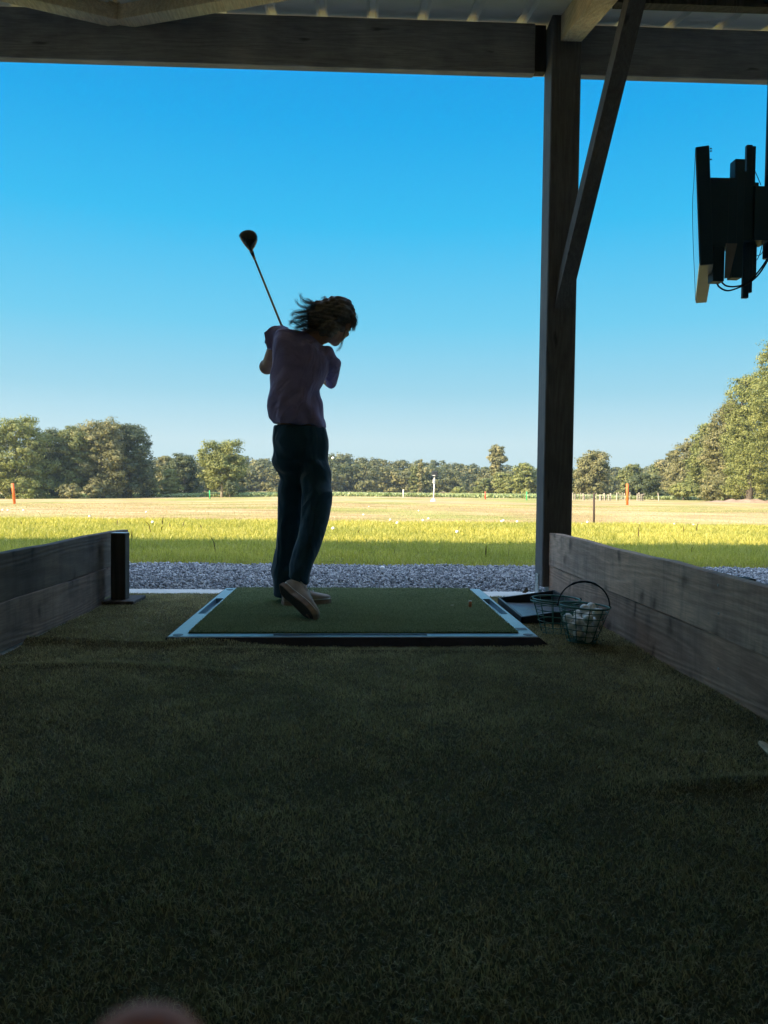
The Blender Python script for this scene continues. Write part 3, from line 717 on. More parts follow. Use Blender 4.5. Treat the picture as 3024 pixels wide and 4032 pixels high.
p = U(1311, 1804, y=11.5); golf_ball(p, 'white golf ball flying in front of the far trees beside the golfer')
for (px_, py_) in ((1311, 2101), (1563, 2077), (1799, 2115), (1665, 2053), (1536, 2051), (1687, 2046), (1431, 2030), (1648, 2014), (1452, 1996), (1975, 2069), (2036, 2070), (1982, 2054), (2186, 2066), (2203, 2067), (2242, 2071), (2292, 2068), (2312, 2072), (2519, 2068), (2655, 2069), (2730, 2072), (352, 2037), (92, 2012), (10, 2011), (575, 2020), (600, 2075), (30, 2012)):
    p = ground_hit(px_, py_); golf_ball((p[0], p[1], p[2]+(.075 if p[1] < 14 else .022)), 'small white golf ball lying out on the grass field', 'golf balls on the field')

# leaf on the slab
lf = U(1800+635/2.37, 2100+560/2.37, z=.0); lm = MB(); lm.add([lf+(-.02, 0, .004), lf+(-.006, -.006, .02), lf+(.012, .004, .045), lf+(.02, 0, .012), lf+(.004, .008, .0)], [(0, 1, 4), (1, 3, 4), (1, 2, 3)])
tag(lm.build('dead_leaf', M['leafbit']), 'curled dead leaf lying on the concrete by the tray', 'leaf')
# pale timber offcut at right edge
s0 = U(2994, 2921, z=.022); s1 = U(3040, 2962, z=.026); d = s1-s0; mb = MB()
mb.tube([s0-d*.05, s0+d*.2, s0+d*1.0, s0+d*2.2], [.003, .011, .014, .014], 8, flat=.6); tag(mb.build('wood_offcut', M['rafter']), 'pale wooden stick end lying on the turf at the planks', 'stick')

# ------------------------------------------------------------------ monitor
R5 = lambda x, y: (2600+x/2.765, 500+y/2.765)
tv = thing('wall_monitor', (1.9, 4.2, 1.8), 'dark flat monitor seen edge on, hanging on metal brackets with cables', 'monitor')
T0 = U(*R5(385, 215), y=3.9); T1 = U(*R5(430, 1500), y=3.9); wd = np.array([.333, .8, 0.]); wd /= np.linalg.norm(wd)
th = np.cross(wd, (0, 0, 1.)); th = np.array([th[0], th[1], 0]); th /= np.linalg.norm(th); th = th if th[0] > 0 else -th
upv = T0-T1; hh = np.linalg.norm(upv); c = (T0+T1)/2+wd*.43+th*.032
MB().obox(c, wd*.43, th*.032, upv/2, .004).build('display_body', M['black'], tv)
MB().obox(c-th*.0335, wd*.42, th*.001, upv/2*.97).build('screen', M['screen'], tv)
MB().obox(c-upv*.503, wd*.425, th*.030, upv*.002).build('lower_edge', M['tv_edge'], tv)
def plate(name, x0, y0, x1, y1, yy_=4.15, depth=.02, mat='black', par=tv):
    a = U(*R5(x0, y0), y=yy_-depth); b = U(*R5(x1, y1), y=yy_-depth)
    return MB().box((min(a[0], b[0]), yy_-depth, min(a[2], b[2])), (max(a[0], b[0]), yy_+depth, max(a[2], b[2])), .002).build(name, M[mat], par)
plate('mount_housing', 552, 548, 735, 1300, 4.05, .035); plate('mount_housing', 748, 550, 830, 1290, 4.08, .05)
plate('bracket_rail', 818, 345, 893, 1640, 4.10, .03); plate('bracket_rail', 946, 190, 962, 1860, 4.16, .012); plate('bracket_rail', 958, 205, 1000, 1800, 4.17, .012)
plate('bracket_rail', 990, 600, 1045, 1640, 4.19, .012)
plate('mount_arm', 880, 640, 1060, 1240, 4.16, .045); plate('bracket_plate', 890, 480, 940, 700, 4.14, .02)
plate('cable_box', 583, 1290, 695, 1680, 4.05, .03)
plate('pole_clamp', 1035, 640, 1200, 1235, 4.16, .06)
fa = U(*R5(715, 1270), y=4.0); fb = U(*R5(835, 1270), y=4.0); fc = U(*R5(748, 1640), y=4.0); fd = U(*R5(700, 1650), y=4.0)
o4 = [fa, fb, fc, fd]; MB().add([tuple(p+(0, -.004, 0)) for p in o4]+[tuple(p+(0, .004, 0)) for p in o4], [(0, 1, 2, 3), (7, 6, 5, 4), (0, 4, 5, 1), (1, 5, 6, 2), (2, 6, 7, 3), (3, 7, 4, 0)]).build('shelf_fin', M['tv_edge'], tv)
for yb in (230, 258, 348): plate('screw', 545, yb-6, 565, yb+8, 3.93, .004)
def cable(pts, r, yy_=4.1, name='cable', par=tv):
    P = [U(*R5(*p), y=yy_) for p in pts]; q = []
    for i in range(len(P)-1):
        p0 = P[max(i-1, 0)]; p1 = P[i]; p2 = P[i+1]; p3 = P[min(i+2, len(P)-1)]
        for t in np.linspace(0, 1, 8, endpoint=False):
            q.append(.5*((2*p1)+(-p0+p2)*t+(2*p0-5*p1+4*p2-p3)*t*t+(-p0+3*p1-3*p2+p3)*t**3))
    q.append(P[-1]); return MB().tube(q, r, 6).build(name, M['cable'], par, True)
cable([(610, 1675), (640, 1740), (730, 1782), (850, 1750), (990, 1680), (1090, 1580), (1200, 1400)], .0045)
cable([(660, 1680), (720, 1730), (830, 1735), (960, 1690), (1090, 1545), (1200, 1380)], .0045, 4.12)
cable([(1110, 1230), (1105, 1300), (1080, 1390), (1050, 1450)], .002); cable([(1200, 1200), (1130, 1330), (1090, 1390), (1048, 1402)], .002)
cable([(1000, 410), (1040, 500), (1095, 630)], .002, 4.17)
cable([(384, 225), (365, 600), (350, 850), (357, 1250), (372, 1600), (383, 1885)], .0012, 3.9)
cable([(905, 1540), (925, 1575)], .0015)
mpole = thing('mounting_pole', (2.19, 4.2, 3.3), 'black steel pole hanging from the roof and carrying the monitor at the right edge', 'pole')
pa = U(3019, 400, y=4.2)
MB().tube([(pa[0]+.034, 4.2, 1.93), (pa[0]+.034, 4.2, rafter_z(4.2)+.14)], .03, 16).build('tube', M['black'], mpole, True)
MB().box((pa[0]-.03, 4.12, rafter_z(4.12)+.11), (pa[0]+.10, 4.28, rafter_z(4.12)+.13)).build('top_plate', M['black'], mpole)

# ------------------------------------------------------------------ golfer
R3 = lambda x, y: (850+x/2.4585, 850+y/2.4585)
R4 = lambda x, y: (950+x/2.602, 1650+y/2.602)
Z2 = lambda x, y: (1100+x/4.74, 1120+y/4.74)
def ringLR(fn, L, Rr, Y, dep, n=28, p=2.3, inset=0.):
    a, b = U(*fn(*L), y=Y), U(*fn(*Rr), y=Y); c = (a+b)/2; h = (b-a)/2; hl = np.linalg.norm(h); h = h*(1-inset/hl)
    d = np.array([0, dep-inset, 0]); out = []
    for k in range(n):
        t = 2*math.pi*k/n; cc, s_ = math.cos(t), math.sin(t)
        out.append(c+h*np.sign(cc)*abs(cc)**(2/p)+d*np.sign(s_)*abs(s_)**(2/p))
    return out
gf = thing('person', (-.28, 4.05, .04), 'golfer in a mauve t-shirt and navy trousers finishing a swing, back turned', 'person')
torso = [((552, 2022), (1062, 2050), 4.05, .120), ((510, 1955), (1064, 1985), 4.05, .128), ((508, 1850), (1044, 1885), 4.05, .125), ((518, 1730), (1010, 1760), 4.05, .112), ((528, 1600), (1012, 1690), 4.05, .110),
         ((534, 1500), (1055, 1610), 4.06, .118), ((540, 1400), (1085, 1520), 4.06, .122), ((545, 1300), (1105, 1440), 4.07, .122), ((556, 1200), (1100, 1365), 4.07, .115), ((580, 1120), (1065, 1290), 4.08, .095), ((625, 1072), (1035, 1240), 4.08, .072), ((735, 1108), (985, 1190), 4.08, .055)]
def fold(co):
    x, y, z = co[:, 0], co[:, 1], co[:, 2]
    n1_ = np.sin(z*31+x*26+2.5*np.sin(x*17+z*5)+1.5*np.sin(y*30))
    return .008*n1_*np.exp(-((z-.97)/.10)**2)+.0035*np.sin(x*70-z*33+2*np.sin(z*13))*np.exp(-((z-1.06)/.14)**2)+.005*np.sin((x*1.2+z)*42+y*20)*np.exp(-((x+.52)/.07)**2)+.004*np.sin((x-z*.6)*48+y*15)*np.exp(-((x+.16)/.09)**2)*ss(.95, 1.15, z)+.004*np.sin(x*38+z*8+2*np.sin(z*9))
LS = U(*R3(612, 1140), y=4.10); LE = U(*R3(503, 1468), y=4.30); HD = U(*R3(672, 1150), y=4.36)
RS = U(*R3(1120, 1420), y=4.04); RE = U(*R3(1112, 1610), y=4.22)
# shirt
sm = MB(); sm.rings([ringLR(R3, L, Rr, Y, d) for L, Rr, Y, d in torso])
sm.limb([U(*R3(640, 1150), y=4.09), U(*R3(575, 1175), y=4.11), U(*R3(512, 1212), y=4.16)], [.052, .046, .030])
# flared left cuff
c0, c1, c2, c3 = (U(*R3(*p), y=4.12) for p in ((590, 1078), (464, 1138), (502, 1292), (585, 1300)))
q = [c0, c1, c2, c3]; sm.add([tuple(p+(0, -.05, 0)) for p in q]+[tuple(p+(0, .055, 0)) for p in q], [(0, 1, 2, 3), (7, 6, 5, 4), (0, 4, 5, 1), (1, 5, 6, 2), (2, 6, 7, 3), (3, 7, 4, 0)])
sm.limb([U(*R3(1060, 1340), y=4.05), U(*R3(1130, 1420), y=4.06), U(*R3(1155, 1440), y=4.08)], [.05, .042, .034])
sm.limb([U(*R3(1135, 1430), y=4.07), U(*R3(1120, 1530), y=4.14), U(*R3(1122, 1615), y=4.19)], [.046, .041, .027])
sm.limb([U(*R3(1185, 1395), y=4.08), U(*R3(1195, 1425), y=4.09), U(*R3(1165, 1480), y=4.12)], [.014, .015, .014])
shirt = sm.voxel('shirt', M['shirt'], .0065, gf, 3, fold)
# body: one continuous figure
bd = MB()
bd.rings([ringLR(R3, L, Rr, Y, d, inset=.018) for L, Rr, Y, d in torso[2:]])
hips = [((345, 80), (862, 95), 4.05, .10), ((335, 220), (885, 220), 4.05, .12), ((345, 330), (885, 340), 4.05, .12), ((345, 450), (890, 460), 4.05, .11)]
bd.rings([ringLR(R4, L, Rr, Y, d, inset=.035) for L, Rr, Y, d in hips[::-1]]+[ringLR(R3, *torso[0][:2], 4.05, .12, inset=.025), ringLR(R3, *torso[2][:2], 4.05, .12, inset=.02)])
LA = U(*R4(450, 1740), y=4.06); RA = U(*R4(585, 1610), y=3.72)
bd.limb([U(*R4(500, 420), y=4.07), U(*R4(520, 950), y=4.09), U(*R4(470, 1350), y=4.09), LA], [.06, .048, .042, .034])
bd.limb([U(*R4(730, 420), y=4.05), U(*R4(785, 880), y=3.90), U(*R4(690, 1250), y=3.80), RA], [.06, .050, .042, .034])
bd.limb([LA, U(*R4(600, 1870), y=4.03), U(*R4(800, 1860), y=4.07)], [.034, .028, .022])
bd.limb([RA, U(*R4(640, 1880), y=3.60), U(*R4(720, 2010), y=3.53)], [.034, .028, .020])
# arms
bd.limb([LS, LE, HD+(-.015, 0, -.01)], [.036, .038, .026]); bd.ball(LE+(-.006, 0, .004), .043, 14, 10)
bd.limb([RS+(0, .03, 0), RE+(-.01, .03, 0), U(*R3(900, 1400), y=4.36), HD+(.03, .01, -.015)], [.026, .026, .034, .024])
# hands closed round the grip
HEAD = U(*R3(348, 350), y=3.60); sd = HEAD-HD; sd /= np.linalg.norm(sd); GR = HD-sd*.10
pa_ = np.cross(sd, (1, 0, 0)); pa_ /= np.linalg.norm(pa_); pb_ = np.cross(sd, pa_)
for hc, sg, wr in ((HD-sd*.02, 1, HD+(-.015, 0, -.01)), (HD-sd*.10, -1, HD+(.03, .01, -.015))):
    bd.ball(hc+pa_*.024*sg, (.040, .024, .032), 14, 10, (sd, pb_, pa_))
    for k in range(4):
        o_ = hc+sd*(.027-.018*k); ln = (1., 1.1, 1.05, .85)[k]; pts = []
        for a in (-.2, .7, 1.7, 2.6): pts.append(o_+(pa_*sg*math.cos(a*ln)+pb_*math.sin(a*ln))*.024)
        bd.limb(pts, [.0088, .0084, .008, .0072], 10)
    pts = [hc+pa_*.026*sg-sd*.03, hc-pb_*.024+pa_*.014*sg+sd*.005, hc-pb_*.022-pa_*.004*sg+sd*.035]; bd.limb(pts, [.0115, .0105, .0085], 10)
# head: axis tipped to the right, looking down at the tee
HC = U(*Z2(1085, 700), y=4.06)
hu = np.array([.38, .10, .88]); hu /= np.linalg.norm(hu); hf = np.array([.34, .84, -.42]); hf -= hu*(hf@hu); hf /= np.linalg.norm(hf); hr = np.cross(hf, hu); AX = (hr, hf, hu)
hp = lambda r, f, u: HC+hr*r+hf*f+hu*u
bd.ball(hp(0, -.012, .022), (.074, .094, .090), 24, 16, AX); bd.ball(hp(0, .022, -.035), (.060, .062, .080), 20, 14, AX)
bd.ball(hp(0, .050, -.088), (.030, .028, .026), 14, 10, AX); bd.ball(hp(0, .022, -.072), (.050, .052, .038), 14, 10, AX)
bd.limb([hp(0, .082, .012), hp(0, .100, -.022)], [.008, .013]); bd.ball(hp(.010, .092, -.026), .008); bd.ball(hp(-.010, .092, -.026), .008)
bd.ball(hp(0, .080, -.052), (.022, .012, .006), 12, 8, AX); bd.ball(hp(0, .078, -.062), (.019, .011, .007), 12, 8, AX)
bd.ball(hp(0, .076, .032), (.05, .012, .010), 14, 8, AX)
for s_ in (-1, 1):
    bd.ball(hp(s_*.078, -.006, -.008), (.010, .018, .030), 12, 8, AX); bd.ball(hp(s_*.034, .062, -.028), (.022, .018, .018), 12, 8, AX)
NK = U(*R3(905, 1190), y=4.08)
bd.limb([U(*R3(880, 1230), y=4.09), NK, hp(0, -.02, -.06)], [.070, .056, .052])
body = bd.voxel('body', M['skin'], .0055, gf, 3)
for s_ in (-1, 1): MB().ball(hp(s_*.031, .074, .004), .0115, 12, 8).build('eye', M['lace'], gf, True)
# hair: cap, swept mass and many wind blown strands
hr_ = MB(); hr_.ball(hp(0, -.020, .030), (.086, .100, .096), 24, 16, AX)
hr_.limb([U(*Z2(1050, 520), y=4.02), U(*Z2(820, 540), y=4.0), U(*Z2(680, 590), y=4.0)], [.080, .066, .045])
hr_.limb([U(*Z2(900, 760), y=4.0), U(*Z2(740, 740), y=4.0), U(*Z2(620, 740), y=4.0)], [.062, .042, .026])
hr_.limb([U(*Z2(760, 430), y=4.0), U(*Z2(660, 440), y=4.0)], [.036, .022])
hr_.limb([U(*Z2(1290, 560), y=4.06), U(*Z2(1340, 680), y=4.08)], [.030, .018])
def rough_h(co): 
    x, y, z = co[:, 0], co[:, 1], co[:, 2]; return .0035*np.sin(z*150+6*np.sin(x*22)+y*60)+.0025*np.sin(z*310+x*40)
hair = hr_.voxel('hair', M['hair'], .006, gf, 3, rough_h)
st = MB()
def strand(P, r, wv=.0, y=4.0):
    P = [U(*Z2(*p), y=y+.03*math.sin(i)) for i, p in enumerate(P)]; q = []
    ph = random.random()*6
    for i in range(len(P)-1):
        p0 = P[max(i-1, 0)]; p1 = P[i]; p2 = P[i+1]; p3 = P[min(i+2, len(P)-1)]
        for t in np.linspace(0, 1, 5, endpoint=False):
            q.append(.5*((2*p1)+(-p0+p2)*t+(2*p0-5*p1+4*p2-p3)*t*t+(-p0+3*p1-3*p2+p3)*t**3))
    q.append(P[-1]); n_ = len(q); q = [p+np.array([0, 0, wv*math.sin(i*.9+ph)]) for i, p in enumerate(q)]
    st.tube(q, [r*(1-.88*(i/(n_-1))**1.3)+.0002 for i in range(n_)], 5, flat=.6)
key = [([(760, 380), (640, 370), (520, 330), (430, 270), (385, 180)], .006), ([(720, 480), (560, 470), (480, 430), (370, 400), (310, 295)], .0055),
       ([(700, 560), (520, 500), (400, 520), (260, 540), (225, 590)], .008), ([(700, 620), (540, 600), (400, 610), (260, 655), (180, 770)], .009), ([(700, 660), (560, 650), (430, 670), (330, 720), (260, 700), (195, 690)], .008),
       ([(720, 740), (600, 730), (480, 760), (360, 800), (315, 880)], .008), ([(720, 760), (600, 780), (500, 830), (400, 850), (335, 885)], .007), ([(700, 720), (560, 720), (430, 760), (330, 790), (272, 860)], .006),
       ([(640, 350), (600, 330), (550, 280), (500, 275)], .003), ([(900, 290), (860, 250), (820, 245), (780, 270)], .002),
       ([(1360, 600), (1400, 640), (1420, 720), (1400, 800), (1385, 850)], .009), ([(1350, 640), (1375, 700), (1380, 780), (1370, 845)], .008), ([(1330, 700), (1350, 770), (1362, 830)], .006), ([(1370, 560), (1430, 640), (1438, 720), (1415, 790)], .005),
       ([(1240, 820), (1190, 950), (1170, 1060), (1150, 1150), (1085, 1240)], .0022), ([(1310, 800), (1290, 860), (1240, 920), (1215, 1000)], .0015), ([(1330, 780), (1320, 830), (1300, 880)], .0015), ([(1260, 300), (1340, 370), (1380, 470), (1410, 560), (1440, 610)], .0015),
       ([(640, 830), (560, 850), (540, 880)], .003)]
for P_, r_ in key:
    strand(P_, r_*.35)
    for _ in range(22):
        j = [(x+random.uniform(-1, 1)*(14+34*i/len(P_)), y+random.uniform(-1, 1)*(14+34*i/len(P_))) for i, (x, y) in enumerate(P_)]
        strand(j, r_*random.uniform(.07, .2), .0025, 4.0+random.uniform(-.04, .04))
for _ in range(520):
    y0 = random.uniform(330, 850); x0 = random.uniform(560, 760); L_ = random.uniform(120, 420)*(1 if 480 < y0 < 800 else .5); sl_ = (y0-600)*.12+random.uniform(-30, 30)
    strand([(x0+150, y0-10), (x0, y0), (x0-L_*.4, y0+sl_*.5+random.uniform(-18, 18)), (x0-L_*.75, y0+sl_+random.uniform(-25, 25)), (x0-L_, y0+sl_+random.uniform(-35, 45))], random.uniform(.0004, .0013), .002, 4.0+random.uniform(-.06, .05))
for _ in range(70):   # fly-aways round the crown
    a = random.uniform(-.3, 3.2); cx_, cy_ = 1070, 570; r_ = 320
    P_ = [(cx_+r_*math.cos(a)*1.0+random.uniform(-8, 8), cy_-r_*math.sin(a)) for _ in (0,)]
    p0 = P_[0]; P_ = [p0, (p0[0]-25-random.random()*30, p0[1]-10*random.random()), (p0[0]-60-random.random()*50, p0[1]+random.uniform(-15, 25))]
    strand(P_, .0007, .001, 4.0+random.uniform(-.05, .05))
st.build('loose_strands', M['strands'], gf, True)
# trousers
tm = MB()
tm.rings([ringLR(R4, *r) for r in [((332, 62), (868, 86), 4.05, .112), ((318, 215), (894, 212), 4.05, .135), ((324, 330), (892, 340), 4.05, .14), ((320, 430), (904, 450), 4.05, .13), ((345, 520), (913, 540), 4.05, .10), ((405, 590), (895, 600), 4.05, .06), ((450, 650), (850, 660), 4.05, .02)]])
tm.rings([ringLR(R4, *r) for r in [((345, 420), (680, 430), 4.07, .10), ((345, 495), (700, 500), 4.08, .10), ((392, 620), (700, 620), 4.08, .095), ((374, 760), (700, 760), 4.09, .09), ((373, 900), (690, 900), 4.10, .09), ((371, 1100), (660, 1100), 4.10, .085), ((353, 1300), (640, 1300), 4.10, .085), ((324, 1430), (610, 1430), 4.09, .085), ((320, 1600), (600, 1600), 4.08, .085), ((330, 1790), (580, 1832), 4.06, .088), ((332, 1806), (578, 1846), 4.06, .086)]])
tm.rings([ringLR(R4, *r) for r in [((600, 430), (900, 440), 4.03, .10), ((610, 540), (914, 545), 4.01, .10), ((612, 660), (926, 655), 3.98, .095), ((618, 780), (936, 770), 3.94, .095), ((616, 890), (928, 880), 3.91, .09), ((606, 1050), (900, 1030), 3.87, .085), ((578, 1200), (856, 1180), 3.83, .082), ((530, 1350), (806, 1330), 3.79, .08), ((508, 1460), (765, 1450), 3.76, .078), ((488, 1560), (706, 1565), 3.73, .075), ((470, 1612), (692, 1640), 3.71, .07), ((520, 1650), (690, 1690), 3.70, .055)]])
def tfold(co):
    x, y, z = co[:, 0], co[:, 1], co[:, 2]
    return .006*np.sin(z*34+x*30+2*np.sin(z*9))*(np.exp(-((z-.2)/.12)**2)+np.exp(-((z-.75)/.12)**2))+.002*np.sin(z*70+x*15)*np.exp(-((z-.22)/.1)**2)
tm.voxel('trousers', M['trousers'], .008, gf, 4, tfold)
# shoes
def shoe(heel, toe, nrm, length, wid=.047, ht=.085):
    """heel/toe on the sole plane, nrm = up out of the sole (towards the ankle)"""
    heel = np.array(heel, float); toe = np.array(toe, float); a = toe-heel; L_ = np.linalg.norm(a); a /= L_
    n_ = np.array(nrm, float); n_ -= a*(n_@a); n_ /= np.linalg.norm(n_); s_ = np.cross(a, n_)
    prof = [(0, .55, .62), (.04, .78, .72), (.12, .86, .95), (.25, .84, 1.0), (.36, .84, .95), (.5, .9, .78), (.65, 1.0, .60), (.8, .96, .48), (.92, .74, .40), (.985, .42, .30), (1., .2, .22)]
    up_ = MB(); rs = []
    for u, w, h in prof:
        c = heel+a*L_*u+n_*.014; r = []
        for k in range(20):
            t = 2*math.pi*k/20; cc, sn = math.cos(t), math.sin(t)
            r.append(c+s_*wid*w*np.sign(cc)*abs(cc)**.8+n_*(ht*h*(.5+.5*sn)))
        rs.append(r)
    up_.rings(rs); up_.voxel('shoe', M['shoe'], .005, gf, 3); sh_ = gf.children[-1]
    so = MB(); rs = []
    for u, w, h in prof:
        c = heel+a*L_*(u*1.01-.005); w2 = w*(.92 if .3 < u < .5 else 1.04)
        rs.append([c-s_*wid*w2, c-s_*wid*w2+n_*.020, c+s_*wid*w2+n_*.020, c+s_*wid*w2])
    so.rings(rs); ob = [o for o in gf.children if o.name.startswith('shoe')][-1]
    so.build('sole', M['sole'], ob)
    la = MB()
    for u in (.40, .47, .54, .61):
        h = np.interp(u, [p[0] for p in prof], [p[2] for p in prof]); c = heel+a*L_*u+n_*(.013+ht*h)
        la.tube([c-s_*.020-n_*.006, c+a*.004+n_*.003, c+s_*.020-n_*.006], .0030, 6)
    la.tube([heel+a*L_*.41+n_*(.02+ht*.9)+s_*.005, heel+a*L_*.39+n_*(.025+ht*.88)+s_*.03, heel+a*L_*.45+n_*(.008+ht*.7)+s_*.04], .0022, 6)
    la.build('laces', M['lace'], ob, True)
    pp = MB()
    for sg in (-1, 1):
        pp.tube([heel+a*L_*u+s_*sg*wid*np.interp(u, [p[0] for p in prof], [p[1] for p in prof])*.99+n_*.026 for u in np.linspace(.06, .95, 14)], .0028, 6)
    pp.tube([heel+a*L_*u+s_*math.sin(t)*wid*.72+n_*(ht*.98) for u, t in ((.34, -.9), (.22, -1.5), (.08, -1.2), (.04, 0), (.08, 1.2), (.22, 1.5), (.34, .9))], .0036, 6)
    pp.build('piping', M['lace'], ob, True)
    so2 = MB().rings([[heel+a*L_*u-s_*wid*w2-n_*.0015, heel+a*L_*u+s_*wid*w2-n_*.0015, heel+a*L_*u+s_*wid*w2+n_*.002, heel+a*L_*u-s_*wid*w2+n_*.002] for u, w2 in ((.02, .6), (.12, .8), (.3, .68), (.48, .72), (.66, .92), (.84, .84), (.97, .4))]); so2.build('tread', M['stake'], ob)
h0 = U(*R4(424, 1905), z=.042); t0 = U(*R4(915, 1880), z=.042)
shoe(h0, t0, (0, 0, 1), .27, .044, .078)
h1 = U(*R4(395, 1740), y=3.66); t1 = U(*R4(745, 2066), y=3.49); t1[2] = max(t1[2], .046)
shoe(h1, t1, (.62, .62, .50), .28, .046, .085)

# ------------------------------------------------------------------ golf club
gc = thing('golf_club', HD, 'long black driver held over the golfer\'s left shoulder, pointing up', 'golf club')
MB().tube([GR-sd*.06, HD+sd*.10], [.0125, .0095], 12).build('grip', M['handle'], gc, True)
MB().tube([HD+sd*.10, HEAD-sd*.05, HEAD+sd*.0], [.0066, .0052, .0060], 10).build('shaft', M['shaft'], gc, True)
outl = [(222, 195), (236, 168), (262, 148), (295, 138), (330, 136), (362, 145), (388, 165), (403, 198), (403, 235), (390, 272), (372, 306), (356, 330), (352, 350), (340, 356), (330, 345), (308, 322), (282, 292), (258, 260), (236, 225)]
oc = U(*R3(318, 225), y=3.56); P = [U(*R3(*p), y=3.58) for p in outl]; cm = sum(P)/len(P)
ch_ = MB(); rs = []
for d_, s_ in ((-.030, .02), (-.029, .35), (-.024, .66), (-.014, .9), (-.003, 1.), (.008, .98), (.017, .84), (.022, .5), (.023, .02)):
    rs.append([cm+(p-cm)*s_+np.array([0, d_, 0]) for p in P])
ch_.rings(rs).build('club_head', M['club'], gc, True)
hz = MB().tube([HEAD-sd*.055, HEAD+sd*.012], [.0065, .0095], 12).build('hosel', M['club'], gc, True)

# ------------------------------------------------------------------ photographer's hand
def V3(px, py, d):
    q = fw+rt*(px-CX)/F-up*(py-CY)/F; return CAM+q*d
hb3 = MB(); kn = V3(560, 4275, .078)
hand = [kn, kn-up*.024+fw*.004, kn-up*.048-fw*.004, kn-up*.075-fw*.016]
hb3.limb(hand, [.0082, .0088, .0092, .0105], 14)
for k, dx in enumerate((.021, .041, .059)):
    ln = (.94, .86, .7)[k]; b_ = hand[3]+rt*dx-up*.004*k
    hb3.limb([b_, b_+up*.030*ln+fw*.018, b_+up*.030*ln+fw*.040, b_+up*.012+fw*.050], [.0100, .0088, .0082, .0072], 12)
hb3.limb([hand[3]-rt*.018-up*.045-fw*.01, hand[3]-rt*.030-up*.022+fw*.014, hand[3]-rt*.034+up*.004+fw*.030], [.0140, .0112, .0088], 12)
for dx in (0, .02, .04, .056): hb3.limb([hand[3]+rt*dx, hand[3]+rt*(.004+dx*.75)-up*.085-fw*.018], [.0125, .0155], 12)
hb3.limb([hand[3]+rt*.024-up*.085-fw*.018, hand[3]+rt*.022-up*.16-fw*.05, hand[3]+rt*.02-up*.27-fw*.10], [.024, .024, .031], 16)
ho = thing('hand', kn, 'blurred fingertip of the photographer at the bottom edge of the photo', 'hand')
M['pink'] = mottled('pink skin', (.62, .22, .19), (.68, .26, .22), 30, .5, .1, 300, .001, .3)
hb3.voxel('palm', M['pink'], .003, ho, 4)
MB().ball(kn+fw*.0070-up*.003, (.0055, .0016, .0065), 12, 8, (rt, fw, up)).build('nail', M['pink'], ho, True)

# ------------------------------------------------------------------ posts on the field
def pole(base, top, y, wpx, name, mat, label, cat, group=None, lean=0, cap=None):
    b = U(*base, y=y); t = U(*top, y=y); z0 = float(gz(b[0], y)); w = wpx*y/F/2
    o = thing(name, (b[0], y, z0), label, cat, group)
    MB().tube([(b[0], y, z0-.1), (t[0], y, t[2]-.01), (t[0], y, t[2])], [w, w, w*.8], 12).build('shaft', mat, o, True)
    return o, t, w, z0
pole((58, 1996), (50, 1903), 40, 10, 'marker_post', M['orange'], 'leaning orange marker post near the left trees', 'marker post', 'coloured range marker posts')
pole((2470, 1979), (2470, 1905), 50, 9.5, 'marker_post', M['orange'], 'thick orange marker post on the right in front of the dark round tree', 'marker post', 'coloured range marker posts')
pole((827, 1971), (825, 1931), 84, 4.5, 'marker_post', M['green_paint'], 'thin green marker post left of the golfer near the pale trunked tree', 'marker post', 'coloured range marker posts')
pole((1588, 1963), (1588, 1927), 102, 4.5, 'marker_post', M['white_paint'], 'thin white marker post in the middle of the field edge', 'marker post', 'coloured range marker posts')
pole((1911, 1966), (1911, 1936), 98, 5, 'marker_post', M['red_paint'], 'short red marker post right of the lamp mast', 'marker post', 'coloured range marker posts')
pole((2074, 1971), (2074, 1936), 88, 4.5, 'marker_post', M['green_paint'], 'thin green marker post just left of the tall shelter post', 'marker post', 'coloured range marker posts')
pole((2339, 2056), (2339, 1942), 14.2, 8, 'wooden_stake', M['stake'], 'dark wooden stake standing at the edge of the long grass', 'stake')
o, t, w, z0 = pole((1707, 1981), (1711, 1873), 62, 5.4, 'range_mast', M['white_paint'], 'white mast on the field carrying a dark box with a pale strip', 'mast')
a = U(1701, 1856, y=62); b = U(1721, 1875, y=62)
bx_ = MB().box((a[0]-.02, 61.8, b[2]-.02), (b[0]+.03, 62.2, a[2]+.02), .02).build('box_head', M['tray'], o)
MB().box((a[0]+.03, 61.78, b[2]+.03), (a[0]+.24, 61.8, b[2]+.08)).build('pale_strip', M['white_paint'], bx_)
MB().box((t[0]-.13, 61.9, z0+1.45), (t[0]-.04, 62.1, z0+1.75)).build('control_box', M['white_paint'], o)
MB().tube([(t[0]-.09, 62, z0-.05), (t[0]-.06, 62, z0+.22)], [.26, .1], 14).build('footing', M['white_paint'], o)

def stake_fence(xs, y, hpx, label, rails=True):
    o = thing('stake_fence', (U(xs[0], 1960, y=y)[0], y, float(gz(U(xs[0], 1960, y=y)[0], y))), label, 'fence', 'pale stake fences before the trees')
    for x_ in xs:
        b = U(x_, 1960, y=y); z0 = float(gz(b[0], y)); h = (hpx+random.uniform(-5, 4))*y/F; w = random.uniform(.014, .028)
        MB().box((b[0]-w, y-w+random.uniform(-.3, .3), z0-.1), (b[0]+w, y+w+.3, z0+h)).build('stake', M['pale_wood'], o)
    if rails:
        a = U(xs[0], 1960, y=y)[0]; b = U(xs[-1], 1960, y=y)[0]; z0 = float(gz(a, y)); m_ = MB()
        for k in (.35, .6): m_.box((a, y-.02, z0+hpx*k*y/F), (b, y+.02, z0+hpx*k*y/F+.05))
        m_.build('rail', M['stake'], o)
stake_fence([2256, 2263, 2267, 2278, 2288, 2296, 2302, 2317, 2325, 2350, 2362, 2370, 2378, 2386, 2394, 2404], 108, 26, 'row of thin pale stakes right behind the tall shelter post')
